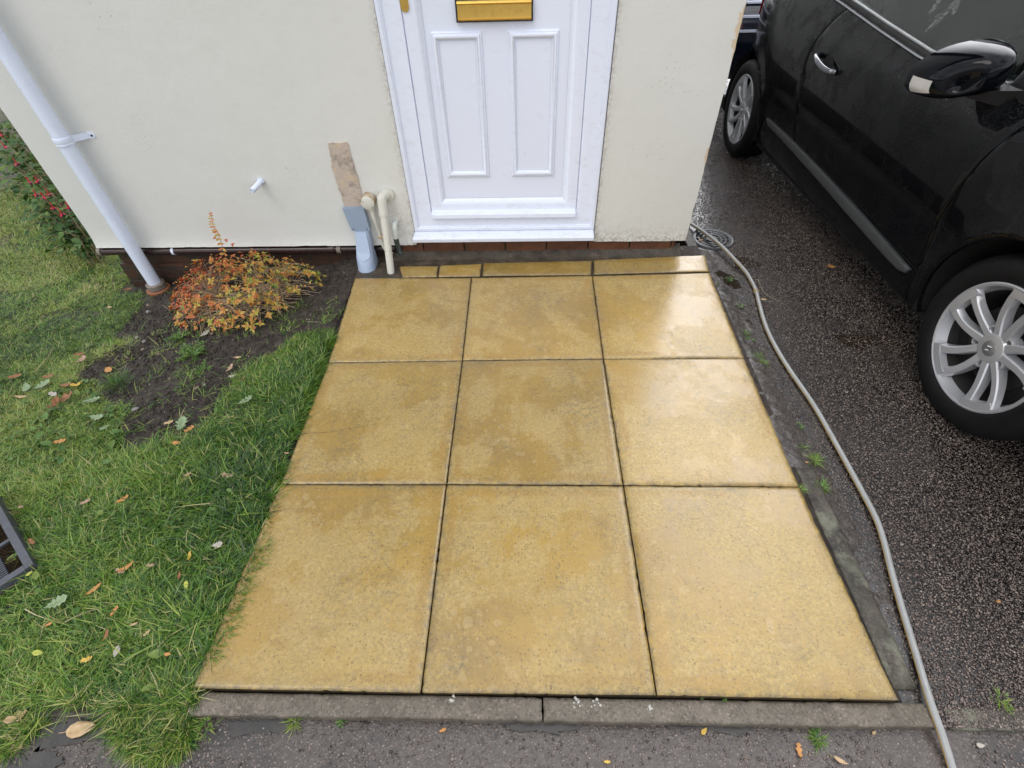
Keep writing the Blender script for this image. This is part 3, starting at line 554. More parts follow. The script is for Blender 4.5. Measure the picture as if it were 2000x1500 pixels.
# cable chase edge: dark crumbs on either side of the patch
# ---------------- door
DX = -.1435
def grime_attr(o, f):
    at = o.data.attributes.new('grime', 'FLOAT', 'POINT'); at.data.foreach_set('value', [float(f(v.co)) for v in o.data.vertices])
def frame_ring(bm, hx0, hx1, z0, z1, prof, zt=None):
    """picture frame with mitred corners: prof = list of (inset, y) pairs; rectangle hx0..hx1 by z0..z1"""
    rings = [[bm.verts.new(p) for p in ((hx0 + i, y, z0 + i), (hx1 - i, y, z0 + i), (hx1 - i, y, z1 - i), (hx0 + i, y, z1 - i))] for i, y in prof]
    for a, b in zip(rings, rings[1:]):
        for k in range(4): bm.faces.new((a[k], a[(k + 1) % 4], b[(k + 1) % 4], b[k]))
df = bmesh.new()
frame_ring(df, -.6125, .3255, .150 - .0, 2.128, [(0, WY + .05), (0, WY - .006), (.004, WY - .0095), (.016, WY - .0095), (.019, WY - .006), (.022, WY - .006), (.024, WY + .002), (.060, WY + .005), (.088, WY + .008), (.0955, WY + .011), (.0975, WY + .018), (.0975, WY + .06)])
o = bmobj('door_frame', df, UPVC, house, smooth=True); DFRAME = o; grime_attr(o, lambda c: .5 if c.z < .3 else .15)
def subdiv_x(bm, n=24): bmesh.ops.subdivide_edges(bm, edges=[e for e in bm.edges if abs((e.verts[0].co - e.verts[1].co).x) > .3], cuts=n)
bm = bmesh.new(); prism(bm, [(-.622, WY + .05, .107), (-.622, WY - .048, .107), (-.622, WY - .050, .126), (-.622, WY - .046, .129), (-.622, WY - .004, .1485), (-.622, WY + .05, .1485)], (.945, 0, 0)); bmesh.ops.bevel(bm, geom=list(bm.edges), offset=.0012, segments=2, affect='EDGES')
# the ends taper in a little where it passes the wall
for v in bm.verts:
    if v.co.y > WY - .02: v.co.x = max(-.612, min(.325, v.co.x))
subdiv_x(bm); o = bmobj('door_sill', bm, UPVC, DFRAME, smooth=True); grime_attr(o, lambda c: .8)
door = empty('front_door', (DX, WY, .15)); door.parent = house; door.matrix_parent_inverse = wmat(house).inverted()
door.location = (DX, WY, .15)
bm = bmesh.new(); GX = .370; PXH = .2975
frame_ring(bm, DX - GX - .0, DX + GX + .0, .232, 2.03, [(0, WY + .05), (0, WY + .018), (.002, WY + .0155), (.044, WY + .0165), (.050, WY + .019), (.066, WY + .029), (.070, WY + .036), (.0735, WY + .038)])
o = bmobj('sash', bm, UPVC, door, smooth=True); grime_attr(o, lambda c: .45 if c.z < .4 else .1)
bm = bmesh.new(); prism(bm, [(DX - .366, WY + .02, .222), (DX - .366, WY - .014, .222), (DX - .366, WY - .018, .226), (DX - .366, WY - .016, .243), (DX - .366, WY + .012, .254), (DX - .366, WY + .02, .254)], (.732, 0, 0)); subdiv_x(bm)
o = bmobj('weather_bar', bm, UPVC, door, smooth=True); grime_attr(o, lambda c: .5)
bm = bmesh.new(); box(bm, DX - PXH - .01, DX + PXH + .01, WY + .040, WY + .060, .29, 1.98); o = bmobj('door_panel', bm, UPVC, door); grime_attr(o, lambda c: .0)
for x0, x1 in ((-.414, -.206), (-.098, .108)):
    bm = bmesh.new(); frame_ring(bm, x0, x1, .415, 1.010, [(0, WY + .041), (0, WY + .036), (.003, WY + .033), (.008, WY + .033), (.011, WY + .027), (.016, WY + .0255), (.021, WY + .028), (.024, WY + .034), (.028, WY + .0365), (.0285, WY + .041)])
    o = bmobj('panel_moulding', bm, UPVC, door, smooth=True); grime_attr(o, lambda c: .75 if c.z < .46 else .25)
    bm = bmesh.new(); v = [bm.verts.new(p) for p in ((x0 + .031, WY + .0385, .446), (x1 - .031, WY + .0385, .446), (x1 - .031, WY + .0385, .979), (x0 + .031, WY + .0385, .979))]; bm.faces.new(v); r = bmesh.ops.extrude_face_region(bm, geom=list(bm.faces)); bmesh.ops.translate(bm, verts=[q for q in r['geom'] if isinstance(q, bmesh.types.BMVert)], vec=(0, .003, 0)); o = bmobj('raised_field', bm, UPVC, door); grime_attr(o, lambda c: .1)
for x0, x1 in ((-.414, -.206), (-.098, .108)):
    bm = bmesh.new(); frame_ring(bm, x0, x1, 1.22, 1.86, [(0, WY + .041), (0, WY + .030), (.011, WY + .026), (.022, WY + .028), (.0285, WY + .041)]); o = bmobj('panel_moulding', bm, UPVC, door, smooth=True); grime_attr(o, lambda c: .1)
# letter plate
lb = empty('letter_box', (DX - .008, WY + .03, 1.08)); lb.parent = door; lb.matrix_parent_inverse = wmat(door).inverted()
def child_world(o, p): o.parent = p; o.matrix_parent_inverse = wmat(p).inverted()
LX0, LX1, LZ0, LZ1 = -.3035, .0015, 1.042, 1.1165
bpy.data.objects.remove(lb)
bm = bmesh.new(); box(bm, LX0, LX1, WY + .026, WY + .042, LZ0, LZ1); lb = bmobj('letter_box', bm, BLACKP, door, bevel=.003)
bm = bmesh.new(); prof = [(0, .022), (.003, .0155), (.006, .015), (.008, .018), (.014, .0185), (.052, .0185), (.054, .014), (.058, .0125), (.062, .0155), (.065, .0165), (.0665, .023)]
a = [bm.verts.new((LX0 + .0075, WY + y, LZ0 + .005 + z)) for z, y in prof]; b = [bm.verts.new((LX1 - .0065, WY + y, LZ0 + .005 + z)) for z, y in prof]
for i in range(len(prof) - 1): bm.faces.new((a[i], b[i], b[i + 1], a[i + 1]))
a2 = [bm.verts.new((v.co.x, WY + .03, v.co.z)) for v in (a[0], b[0], b[-1], a[-1])]; bm.faces.new((a[0], a2[0], a2[1], b[0])); bm.faces.new(a + [a2[3], a2[0]]); bm.faces.new(b + [a2[2], a2[1]]); bm.faces.new((a[-1], b[-1], a2[2], a2[3]))
o = bmobj('flap', bm, GOLD, lb, smooth=True); o.parent = door; o.matrix_parent_inverse = wmat(door).inverted(); o.name = 'letter_flap'
bm = bmesh.new(); pl = [(-.0145 + (.0145 - .0145 * math.cos(t)), 0) for t in (0,)]; c = Vector((-.499, WY + .0165, 1.098)); P = [c + Vector((.0155 * math.cos(t), -.006, .0155 * math.sin(t))) for t in np.linspace(PI, 2 * PI, 14)] + [c + Vector((.0155, -.006, .22)), c + Vector((-.0155, -.006, .22))]
prism(bm, P, (0, .007, 0)); o = bmobj('lock_plate', bm, GOLD, door, bevel=.002)
bm = bmesh.new(); bmesh.ops.create_cone(bm, cap_ends=True, segments=16, radius1=.0035, radius2=.0035, depth=.003, matrix=Matrix.Translation((-.499, WY + .0095, 1.103)) @ Matrix.Rotation(PI / 2, 4, 'X')); bmobj('key_cylinder', bm, GOLD, door, smooth=True); bm = bmesh.new(); tube(bm, [(-.499, WY + .012, 1.28), (-.499, WY - .03, 1.28), (-.49, WY - .035, 1.28), (-.39, WY - .035, 1.285)], .009, 10)
bmobj('door_handle', bm, GOLD, door, smooth=True)

# ---------------- fixtures on the wall
def thing(name, loc, label, cat, group=None): return empty(name, loc, label, cat, group)
dp = thing('downpipe', (-2.125, 2.02, -.14), 'white round rainwater downpipe standing against the cream wall', 'drainpipe')
ax = lambda z: Vector((-2.131 + .002 * z, 2.02, z))
bm = bmesh.new(); tube(bm, [ax(-.155), ax(.3), ax(.66), ax(1.5), ax(TOP)], .0335, 40); bmobj('pipe', bm, WPLAS, dp, smooth=True)
bm = bmesh.new(); z0 = .652
for a, b, r in ((-.0165, .0165, .0375),): lathe(bm, [(.034, a), (r, a), (r + .0005, a + .006), (r - .001, a + .008), (r, a + .010), (r, b - .003), (r - .001, b), (.034, b)], ax(z0), 'Z', 40)
o = bmobj('pipe_bracket', bm, WPLAS, dp, smooth=True)
bm = bmesh.new(); hexa(bm, [(-2.10, 2.035, z0 - .013), (-2.052, WY - .004, z0 - .013), (-2.052, WY - .0, z0 - .013), (-2.10, 2.045, z0 - .013), (-2.10, 2.035, z0 + .013), (-2.052, WY - .004, z0 + .013), (-2.052, WY, z0 + .013), (-2.10, 2.045, z0 + .013)])
prism(bm, [(-2.056, WY - .0045, z0 - .013)] + [(-2.03 + .013 * math.cos(t), WY - .0045, z0 + .013 * math.sin(t)) for t in np.linspace(-PI / 2, PI / 2, 10)] + [(-2.056, WY - .0045, z0 + .013)], (0, .006, 0)); bmobj('bracket_arm', bm, WPLAS, dp, bevel=.0015)
bm = bmesh.new(); bmesh.ops.create_cone(bm, cap_ends=True, segments=12, radius1=.005, radius2=.004, depth=.004, matrix=Matrix.Translation((-2.031, WY - .006, z0)) @ Matrix.Rotation(PI / 2, 4, 'X')); bmobj('screw', bm, BLACKP, dp)
bm = bmesh.new(); lathe(bm, [(.034, .0), (.044, .0), (.049, -.004), (.050, -.03), (.046, -.034), (.034, -.034)], ax(-.118), 'Z', 40); bmobj('grey_socket', bm, GREYRING, dp, smooth=True)
bm = bmesh.new(); lathe(bm, [(.046, 0), (.056, 0), (.062, -.005), (.063, -.028), (.056, -.034), (.04, -.034)], ax(-.152), 'Z', 40); bmobj('clay_collar', bm, TERRA, dp, smooth=True)

bm = bmesh.new(); a, b = Vector((-1.322, WY + .01, .430)), Vector((-1.352, 2.008, .410)); d = (b - a).normalized()
path = [a, b]; prof_r = .0125
tube(bm, [a, a.lerp(b, .25), b], prof_r, 20, cap=False); tube(bm, [b, b - d * .03], prof_r * .72, 20, cap=False)
r = bm.verts[:]; bm.verts.ensure_lookup_table()
o = bmobj('overflow_pipe', bm, WPLAS, smooth=True); tag(o, 'short white overflow pipe stub poking out of the plain cream wall', 'pipe')
for p in (o,):
    m = p.modifiers.new('thick', 'SOLIDIFY'); m.thickness = .002
bm = bmesh.new(); lathe(bm, [(.002, 0), (.011, 0), (.011, .002), (.002, .002)], Vector((0, 0, 0)), 'Z', 16)
bmesh.ops.transform(bm, matrix=Matrix.Translation(b - d * .022) @ d.to_track_quat('Z', 'Y').to_matrix().to_4x4(), verts=bm.verts); q = bmobj('pipe_mouth', bm, MATTE, o)
bm = bmesh.new(); lathe(bm, [(.012, 0), (.017, 0), (.018, .006), (.012, .008)], Vector((0, 0, 0)), 'Z', 20); bmesh.ops.transform(bm, matrix=Matrix.Translation(a - d * -.012) @ d.to_track_quat('Z', 'Y').to_matrix().to_4x4(), verts=bm.verts); bmobj('render_collar', bm, WPLAS, o, smooth=True)

bp = thing('waste_pipe', (-1.7, WY - .02, .045), 'dark brown waste pipe running along the foot of the wall behind the shrub', 'pipe')
bm = bmesh.new(); tube(bm, [(-2.385, WY + .006, .043), (-1.9, WY + .004, .044), (-1.3, WY + .004, .042), (-.74, WY + .012, .040)], .021, 20); bmobj('pipe', bm, BROWNP, bp, smooth=True)
for x, m, w_, r in ((-1.965, WPLAS, .014, .0225), (-1.045, GREYRING, .022, .0235), (-1.085, BROWNP, .03, .025), (-2.378, GREYRING, .02, .0235)):
    bm = bmesh.new(); tube(bm, [(x - w_ / 2, WY + .004, .0435), (x + w_ / 2, WY + .004, .0435)], r, 24); bmobj('pipe_coupling', bm, m, bp, smooth=True)

# grey duct cover
gd = thing('cable_duct_cover', (-.87, 1.97, 0), 'blue-grey plastic cable duct cover with square lid at the wall foot', 'duct cover')
bm = bmesh.new(); hexa(bm, [(-.932, 2.035, .178), (-.836, 2.035, .178), (-.836, WY - .002, .190), (-.932, WY - .002, .190), (-.954, 2.052, .290), (-.846, 2.052, .290), (-.846, WY - .002, .292), (-.954, WY - .002, .292)])
bmobj('lid', bm, BLUEGREY2, gd, bevel=.006, seg=3)
def duct():
    rows = []      # z, x centre, half width, front y, roundness
    for z, cx, hw, fy, rd in ((.186, -.884, .036, 2.044, .25), (.17, -.884, .037, 2.036, .25), (.12, -.883, .040, 2.012, .3), (.075, -.883, .044, 1.985, .4), (.052, -.883, .047, 1.965, .7), (.03, -.883, .0475, 1.948, .95), (.0, -.883, .048, 1.935, 1), (-.032, -.882, .0485, 1.922, 1)):
        row = []
        for k in range(25):
            t = PI * k / 24; c, s = math.cos(t), math.sin(t)
            ex = 2 / (2 + 5 * (1 - rd)); sx = math.copysign(abs(c) ** ex, c); sy = abs(s) ** ex
            dep = min(.052, WY - .005 - fy) if rd > .6 else (WY - .004 - fy) * .55
            row.append((cx - hw * sx, fy + dep * (1 - sy), z))
        row = [(cx - hw, WY - .002 if z > .08 else WY - .04, z)] + row + [(cx + hw, WY - .002 if z > .08 else WY - .04, z)]
        rows.append(row)
    bm = bmesh.new(); VR = [[bm.verts.new(p) for p in r] for r in rows]
    for a, b in zip(VR, VR[1:]):
        for k in range(len(a) - 1): bm.faces.new((a[k], b[k], b[k + 1], a[k + 1]))
    bm.faces.new(VR[0]); bm.faces.new(VR[-1][::-1]); bmobj('hood', bm, BLUEGREY, gd, smooth=True)
    # raised flat face on the hood with its chevron foot
    bm = bmesh.new(); F_ = [(-.911, .172), (-.857, .172), (-.846, .075), (-.853, .058), (-.881, .044), (-.909, .058), (-.918, .085)]
    fy = lambda z: np.interp(z, [.03, .052, .075, .12, .17, .19], [1.948, 1.963, 1.983, 2.010, 2.034, 2.042]); a = [bm.verts.new((x, fy(z) - .004, z)) for x, z in F_]; bb = [bm.verts.new((x + (x + .882) * .06, fy(z) + .01, z)) for x, z in F_]
    bm.faces.new(a)
    for i in range(len(a)): bm.faces.new((a[i], bb[i], bb[(i + 1) % len(a)], a[(i + 1) % len(a)]))
    bmobj('raised_face', bm, BLUEGREY, gd, smooth=False)
    for x in (-.920, -.850):
        bm = bmesh.new(); bmesh.ops.create_uvsphere(bm, u_segments=10, v_segments=6, radius=.0032, matrix=Matrix.Translation((x, 2.035, .187)) @ Matrix.Diagonal((1, .5, 1, 1))); bmobj('screw', bm, BLACKP, gd)
duct()
# cream soil pipe with elbow
sp = thing('vent_pipe', (-.745, 1.95, 0), 'cream painted pipe dropping from a wall elbow into the mortar', 'pipe')
bm = bmesh.new(); tube(bm, catmull([(-.740, 2.036, .345), (-.741, 2.018, .28), (-.743, 1.985, .15), (-.745, 1.950, .03), (-.7455, 1.936, -.016)], 6), .0188, 28); bmobj('pipe', bm, CREAM, sp, smooth=True)
bm = bmesh.new(); tube(bm, catmull([(-.718, WY - .002, .352), (-.731, 2.056, .353), (-.738, 2.042, .350), (-.740, 2.036, .338), (-.7405, 2.030, .315), (-.741, 2.020, .282)], 8), .0225, 28); bmobj('elbow', bm, CREAM, sp, smooth=True)
bm = bmesh.new(); lathe(bm, [(.024, 0), (.031, 0), (.032, -.008), (.024, -.010)], (-.716, WY - .002, .352), 'Y', 28); bmobj('wall_flange', bm, CREAM, sp, smooth=True)
bm = bmesh.new(); lathe(bm, [(.0232, 0), (.0240, -.003), (.0240, -.012), (.0215, -.013)], (-.741, 2.0195, .283), 'Z', 28); bmobj('joint_ring', bm, CREAM, sp, smooth=True)
# round junction box with conduit
jb = thing('junction_box', (-.81, WY - .03, .33), 'round cream junction box with rust stained rim beside the elbow', 'junction box')
bm = bmesh.new(); lathe(bm, [(.0, -.045), (.030, -.045), (.034, -.041), (.034, -.002), (0, -.002)], (-.812, WY, .330), 'Y', 36)
RUSTC = Mat('rust_stained_cream'); RUSTC.set(Base_Color=RUSTC.mix(RUSTC.ramp(RUSTC.noise(30, 5), (.45, 0), (.6, 1)), (.50, .44, .33), (.34, .20, .08)), Roughness=.6); bmobj('box_body', bm, RUSTC.m, jb, smooth=True)
bm = bmesh.new(); lathe(bm, [(.0, -.056), (.026, -.0555), (.0315, -.053), (.0325, -.046), (.0315, -.045)], (-.812, WY, .328), 'Y', 36); bmobj('box_lid', bm, CREAM, jb, smooth=True)
for dx, dz in ((-.022, .012), (.02, -.016)):
    bm = bmesh.new(); bmesh.ops.create_uvsphere(bm, u_segments=8, v_segments=5, radius=.003, matrix=Matrix.Translation((-.812 + dx, WY - .055, .328 + dz))); bmobj('screw', bm, GREYRING, jb)
bm = bmesh.new(); tube(bm, catmull([(-.806, WY - .026, .30), (-.805, WY - .03, .26), (-.800, WY - .03, .215), (-.797, WY - .026, .17)], 6), [.0145 - .0055 * min(1, i / 15) for i in range(19)], 16); tube(bm, catmull([(-.797, WY - .026, .175), (-.795, WY - .026, .12), (-.789, WY - .03, .075), (-.775, WY - .03, .045), (-.75, WY - .03, .03)], 6), .0085, 14)
bmobj('conduit', bm, CREAM, jb, smooth=True)
bm = bmesh.new(); box(bm, -.804, -.774, WY - .04, WY - .002, .128, .140); bmobj('conduit_clip', bm, simple('aged_clip', (.50, .38, .25), .5), jb, bevel=.002)
# small overflow with mesh sleeve
so = thing('small_outlet_pipe', (-.708, 2.03, .14), 'small white elbow pipe with a dark mesh sleeve left of the door', 'pipe')
WHIT = simple('flaky_white_paint', (.66, .70, .66), .5, var=.15, sc=50, bumpd=.001)
bm = bmesh.new(); tube(bm, catmull([(-.704, WY + .004, .205), (-.705, WY - .028, .205), (-.7065, WY - .042, .197), (-.7075, WY - .045, .175), (-.7095, WY - .046, .135)], 8), .0140, 22); bmobj('elbow', bm, WHIT, so, smooth=True)
SLV = Mat('mesh_sleeve'); SLV.set(Base_Color=SLV.mix(SLV.ramp(SLV.noise(90, 5, .7, vec=SLV.map((1, 1, .5))), (.45, 0), (.7, .5)), (.022, .03, .026), (.22, .28, .25)), Roughness=.5)
bm = bmesh.new(); tube(bm, catmull([(-.7092, WY - .046, .142), (-.7085, WY - .047, .10), (-.703, WY - .050, .06), (-.697, WY - .052, .035)], 8), .0135, 18); bmobj('mesh_sleeve', bm, SLV.m, so, smooth=True)

# ------------------------------------------------------------------ grass
def blades(name, x, y, z, ln, az, lean, wd, tint, mat, parent=None, droop=.5):
    n = len(x); T = np.array([0, .36, .7, 1.0]); Wd = np.array([.8, 1, .7, 0.0])
    d = np.stack([np.cos(az), np.sin(az)], -1); s = np.stack([-np.sin(az), np.cos(az)], -1)
    tw = rng.uniform(-.6, .6, n)
    V = np.zeros((n, 7, 3)); k = 0
    for t, w in zip(T, Wd):
        hor = ln * (np.sin(lean) * t + droop * t * t * np.sin(lean)) ; ver = ln * (np.cos(lean) * t - droop * t * t * .45 * np.sin(lean)); ver = np.maximum(ver, .0015 + .1 * hor * t)
        c = np.stack([x + d[:, 0] * hor, y + d[:, 1] * hor, z + ver], -1)
        if w == 0: V[:, k] = c; k += 1
        else:
            o = np.stack([s[:, 0] * np.cos(tw), s[:, 1] * np.cos(tw), np.sin(tw) * .6], -1) * (wd * w * .5)[:, None]
            V[:, k] = c - o; V[:, k + 1] = c + o; k += 2
    q = np.array([[0, 1, 3, 2], [2, 3, 5, 4]]); t_ = np.array([[4, 5, 6]]); off = (np.arange(n) * 7)[:, None, None]
    return npmesh(name, V.reshape(-1, 3), [(q[None] + off).reshape(-1, 4), (t_[None] + off).reshape(-1, 3)], mat, parent, True, tint=np.repeat(tint, 7))
GRASS = mat_grass('grass_blades', ((.018, .058, .009), (.052, .140, .015), (.125, .255, .028), (.235, .350, .048), (.34, .36, .085), (.48, .42, .21)), .32)
KL = [ground_pt(u, v, 0)[:2] for u, v in ((640, 640), (668, 600), (645, 700), (556, 925), (512, 1070), (490, 1120), (435, 1220), (390, 1330))]
def slab_left(y):        # x of the ragged turf edge along the slabs
    ys = [0, .139, .383, .55, .737, 1.0, 1.284, 1.6, 1.9, 2.2]; xs = [-.915, -.898, -.880, -.905, -.920, -.93, -.925, -.93, -.935, -.94]
    return np.interp(y, ys, xs)
_tc = ground_pt(65, 1101, -.004); _d1 = Vector((-.265, .208, 0)).normalized(); _d2 = Vector((-.208, -.265, 0)).normalized()
TRAYP = [((_tc + _d1 * a + _d2 * b).x, (_tc + _d1 * a + _d2 * b).y) for a, b in ((0, 0), (.42, 0), (.42, .27), (0, .27))]
def grass():
    A = []
    def emit(n, x0, x1, y0, y1, fn):
        x = rng.uniform(x0, x1, n); y = rng.uniform(y0, y1, n); k = fn(x, y); A.append((x[k], y[k])); return k.sum()
    def lawn_ok(x, y):
        bare = near_bed(x, y); edge = fbm(x, y, 14, 3, 21)
        k = (x < slab_left(y) + .012 * (edge - .5) * 4) & (~bare | (rng.random(len(x)) < np.where(fbm(x, y, 16, 3, 201) > .6, .14, .006))) & ~((y > 2.02) & (x > XL - .02))
        k &= ~((fbm(x, y, 5, 3, 50) < .33) & (rng.random(len(x)) < .55))
        k &= ~inpoly(x, y, TRAYP)
        k &= y > -.030 + .06 * (fbm(x, y * 0, 6, 3, 77) - .5)
        return k
    emit(150000, -2.5, -.86, -.06, 1.75, lawn_ok); emit(150000, -4.2, -1.8, 1.75, 3.9, lawn_ok); emit(30000, -3.2, -2.5, .2, 1.75, lawn_ok); emit(14000, -6, -2.4, 2.4, 6.5, lawn_ok); emit(12000, -5, -2.5, -.05, 1.6, lawn_ok)
    # turf spilling over the kerb
    spill = [ground_pt(u, v, -.03)[:2] for u, v in ((195, 1390), (215, 1420), (240, 1452), (262, 1480), (320, 1482), (352, 1452), (372, 1400), (388, 1350), (300, 1330))]
    sp2 = [ground_pt(u, v, -.03)[:2] for u, v in ((-40, 1385), (70, 1392), (72, 1420), (40, 1440), (10, 1470), (-60, 1480))]
    emit(60000, -1.7, -.9, -.16, .02, lambda x, y: (inpoly(x + .02 * (fbm(x, y, 30, 2, 3) - .5), y + .03 * (fbm(x, y, 30, 2, 8) - .5), spill)) & (rng.random(len(x)) < .75) | (inpoly(x, y, sp2) & (rng.random(len(x)) < .45)))
    x = np.concatenate([a[0] for a in A]); y = np.concatenate([a[1] for a in A]); n = len(x)
    z = np.where(y > -.04, np.where(x < -2.9, lawn_z(x, y), soil_z(x, y)), -.050) - .002
    lush = np.clip(1.15 - np.hypot((x + 1.15) / .75, (y - .55) / .75), 0, 1) ; lush = np.maximum(lush, np.clip(1 - np.hypot((x + 1.0) / .28, (y - 1.15) / .3), 0, 1))
    cl = fbm(x, y, 11, 3, 61); far = np.clip((y - 1.2) / 1.5, 0, 1)
    ln = (.018 + .026 * lush + .018 * (cl - .3)) * rng.uniform(.55, 1.35, n) * (1 - .15 * far) + .006; ln = np.where(rng.random(n) < .04, ln * 1.9, ln)
    flow = fbm(x, y, 4.5, 3, 90) * 9 + fbm(x, y, 15, 2, 91) * 5
    az = np.where(rng.random(n) < .38, flow + rng.normal(0, .8, n), rng.uniform(0, 2 * PI, n)); lean = np.clip(rng.normal(.95, .33, n), .15, 1.45)
    tint = .29 + .24 * (fbm(x, y, 3, 3, 70) - .5) * 2 + rng.normal(0, .21, n) - .12 * lush + .24 * np.clip((-x - 1.15) / .7, 0, 1) * (fbm(x, y, 2.2, 3, 71) > .42) + .07 * far - .05 * (y < .0)
    tint = np.where(rng.random(n) < np.where(y < -.02, .24, .075), rng.uniform(.72, 1, n), tint)
    tag(blades('grass', x, y, z, ln, az, lean, (.0020 + .0012 * lush) * rng.uniform(.6, 1.3, n) * (1 + .5 * far), np.clip(tint, 0, 1), GRASS), 'uneven green lawn grass, lush beside the paving slabs', 'grass', kind='stuff')
grass()
def edge_tufts():      # longer blades leaning out over the slab edge
    n = 4200; y = rng.uniform(.0, 1.42, n); y = y[fbm(y, y * 0 + 2, 9, 3, 301) > .40]; n = len(y); x = slab_left(y) - np.abs(rng.normal(0, .022, n)) + .004
    tag(blades('edge_grass', x, y, lawn_z(x, y), rng.uniform(.030, .072, n), rng.normal(-.2, .75, n), np.clip(rng.normal(.85, .3, n), .2, 1.35), .0026 * rng.uniform(.6, 1.3, n), np.clip(rng.normal(.30, .2, n), 0, 1), GRASS), 'long grass blades leaning over the left edge of the slabs', 'grass', kind='stuff')
edge_tufts()
def tuft(u, v, z, n, r, ln, lab, name='grass_tuft', tb=.5, group='weeds and grass tufts', leanm=.7):
    c = ground_pt(u, v, z); x = c.x + rng.normal(0, r, n); y = c.y + rng.normal(0, r, n); az = np.arctan2(y - c.y, x - c.x) + rng.normal(0, .5, n)
    zz = np.full(n, c.z); return tag(blades(name, x, y, zz, ln * rng.uniform(.5, 1.2, n), az, np.clip(rng.normal(leanm, .3, n), .1, 1.4), .0016 * rng.uniform(.7, 1.4, n), np.clip(tb - .12 + rng.normal(0, .14, n), 0, 1), GRASS), lab, 'weed', group)
# little leafy weeds: pinnate leaves made of small leaflets
LEAFG = mat_grass('weed_leaves', ((.02, .06, .012), (.05, .13, .02), (.10, .20, .035), (.22, .26, .05)), .45)
def leaflets(name, cs, dirs, nrm, L_, W_, tint, mat, parent=None, fold=.25):
    """ovate leaves as folded six-vertex blades"""
    cs = np.asarray(cs, float); d = np.asarray(dirs, float); d /= np.linalg.norm(d, axis=1, keepdims=True); nn = np.asarray(nrm, float); s = np.cross(d, nn); s /= np.maximum(np.linalg.norm(s, axis=1, keepdims=True), 1e-6); nn = np.cross(s, d)
    L_ = np.broadcast_to(L_, len(cs))[:, None]; W_ = np.broadcast_to(W_, len(cs))[:, None]
    f = fold
    P = [cs, cs + d * L_ * .35 + s * W_ * .5 + nn * W_ * f, cs + d * L_ * .35, cs + d * L_ * .35 - s * W_ * .5 + nn * W_ * f, cs + d * L_ * .72 + s * W_ * .36 + nn * W_ * f * .3, cs + d * L_ * .72 - nn * L_ * .03, cs + d * L_ * .72 - s * W_ * .36 + nn * W_ * f * .3, cs + d * L_ - nn * L_ * .12]
    V = np.stack(P, 1); T = np.array([[0, 2, 1], [0, 3, 2], [4, 5, 7], [5, 6, 7]]); Q = np.array([[1, 2, 5, 4], [2, 3, 6, 5]]); off = (np.arange(len(cs)) * 8)[:, None, None]
    return npmesh(name, V.reshape(-1, 3), [(T[None] + off).reshape(-1, 3), (Q[None] + off).reshape(-1, 4)], mat, parent, True, tint=np.repeat(tint, 8))
def weed(u, v, z, fronds, flen, nl, lsz, lab, tb=.5, group='weeds and grass tufts', up=.5):
    c = ground_pt(u, v, z); C_, D_, N_ = [], [], []
    for k in range(fronds):
        a = rnd.uniform(0, 2 * PI); e = rnd.uniform(.15, up); L_ = flen * rnd.uniform(.5, 1.1); dr = Vector((math.cos(a) * math.cos(e), math.sin(a) * math.cos(e), math.sin(e)))
        for j in range(nl):
            t = (j + 1) / nl; p = c + dr * L_ * t + Vector((0, 0, -.25 * L_ * t * t)); side = 1 if j % 2 else -1
            dd = dr * .6 + Vector((-dr.y, dr.x, 0)) * side * rnd.uniform(.5, 1.0); C_.append(p); D_.append(dd); N_.append((rnd.uniform(-.3, .3), rnd.uniform(-.3, .3), 1))
    n = len(C_); return tag(leaflets('weed', C_, D_, N_, lsz * rng.uniform(.6, 1.2, n), lsz * .6 * rng.uniform(.7, 1.2, n), np.clip(tb + rng.normal(0, .15, n), 0, 1), LEAFG), lab, 'weed', group)
G2 = 'weeds in the bare soil bed'
weed(378, 695, -.085, 60, .085, 9, .014, 'curly pale green weed, largest plant on the bare soil', .62, G2, .9); weed(352, 660, -.10, 26, .06, 7, .013, 'small green weed just below the orange shrub', .65, G2, .8)
weed(402, 722, -.07, 26, .06, 7, .012, 'low feathery weed right of the large curly weed', .55, G2); weed(318, 650, -.11, 5, .03, 4, .009, 'tiny bright seedling below the clay collar', .6, G2); weed(350, 765, -.06, 6, .03, 4, .009, 'tiny seedling in the open soil', .5, G2)
weed(302, 850 - 60, -.05, 4, .03, 4, .008, 'seedling near the lower edge of the soil', .5, G2); weed(225, 805, -.06, 9, .06, 5, .017, 'broad leaved weed at the left edge of the soil', .6, G2)
tuft(232, 752, -.075, 240, .020, .060, 'isolated dark green grass tuft standing on bare soil', tb=.28, group=G2, leanm=.6); tuft(252, 705 - 30, -.10, 90, .02, .035, 'dry yellowish moss tuft left of the large curly weed', tb=.78, group=G2)
tuft(212, 690, -.09, 80, .02, .03, 'dry straw coloured tuft at the soil edge', tb=.8, group=G2)
weed(560, 650, -.04, 6, .03, 3, .01, 'green shoot beside the top of the grass edge', .5, G2)
weed(1445, 598, -.062, 7, .022, 4, .009, 'small bright weed by the puddle beside the back slab', .7); weed(1425, 545, -.066, 14, .03, 4, .009, 'mossy weed growing in the brown puddle', .35); weed(1402, 555, -.064, 5, .015, 3, .007, 'tiny weed at the slab edge next to the puddle', .6)
tuft(1456, 652, -.055, 40, .006, .022, 'small tuft beside the back slab joint', tb=.5); weed(1466, 664, -.054, 9, .02, 4, .009, 'clump of round leaved weed just past the back slab joint', .5)
tuft(1478, 700, -.05, 70, .008, .026, 'dense green tuft beside the middle row slab, upper one', tb=.45); tuft(1492, 712, -.048, 40, .006, .022, 'small green tuft touching the dark leaf', tb=.5)
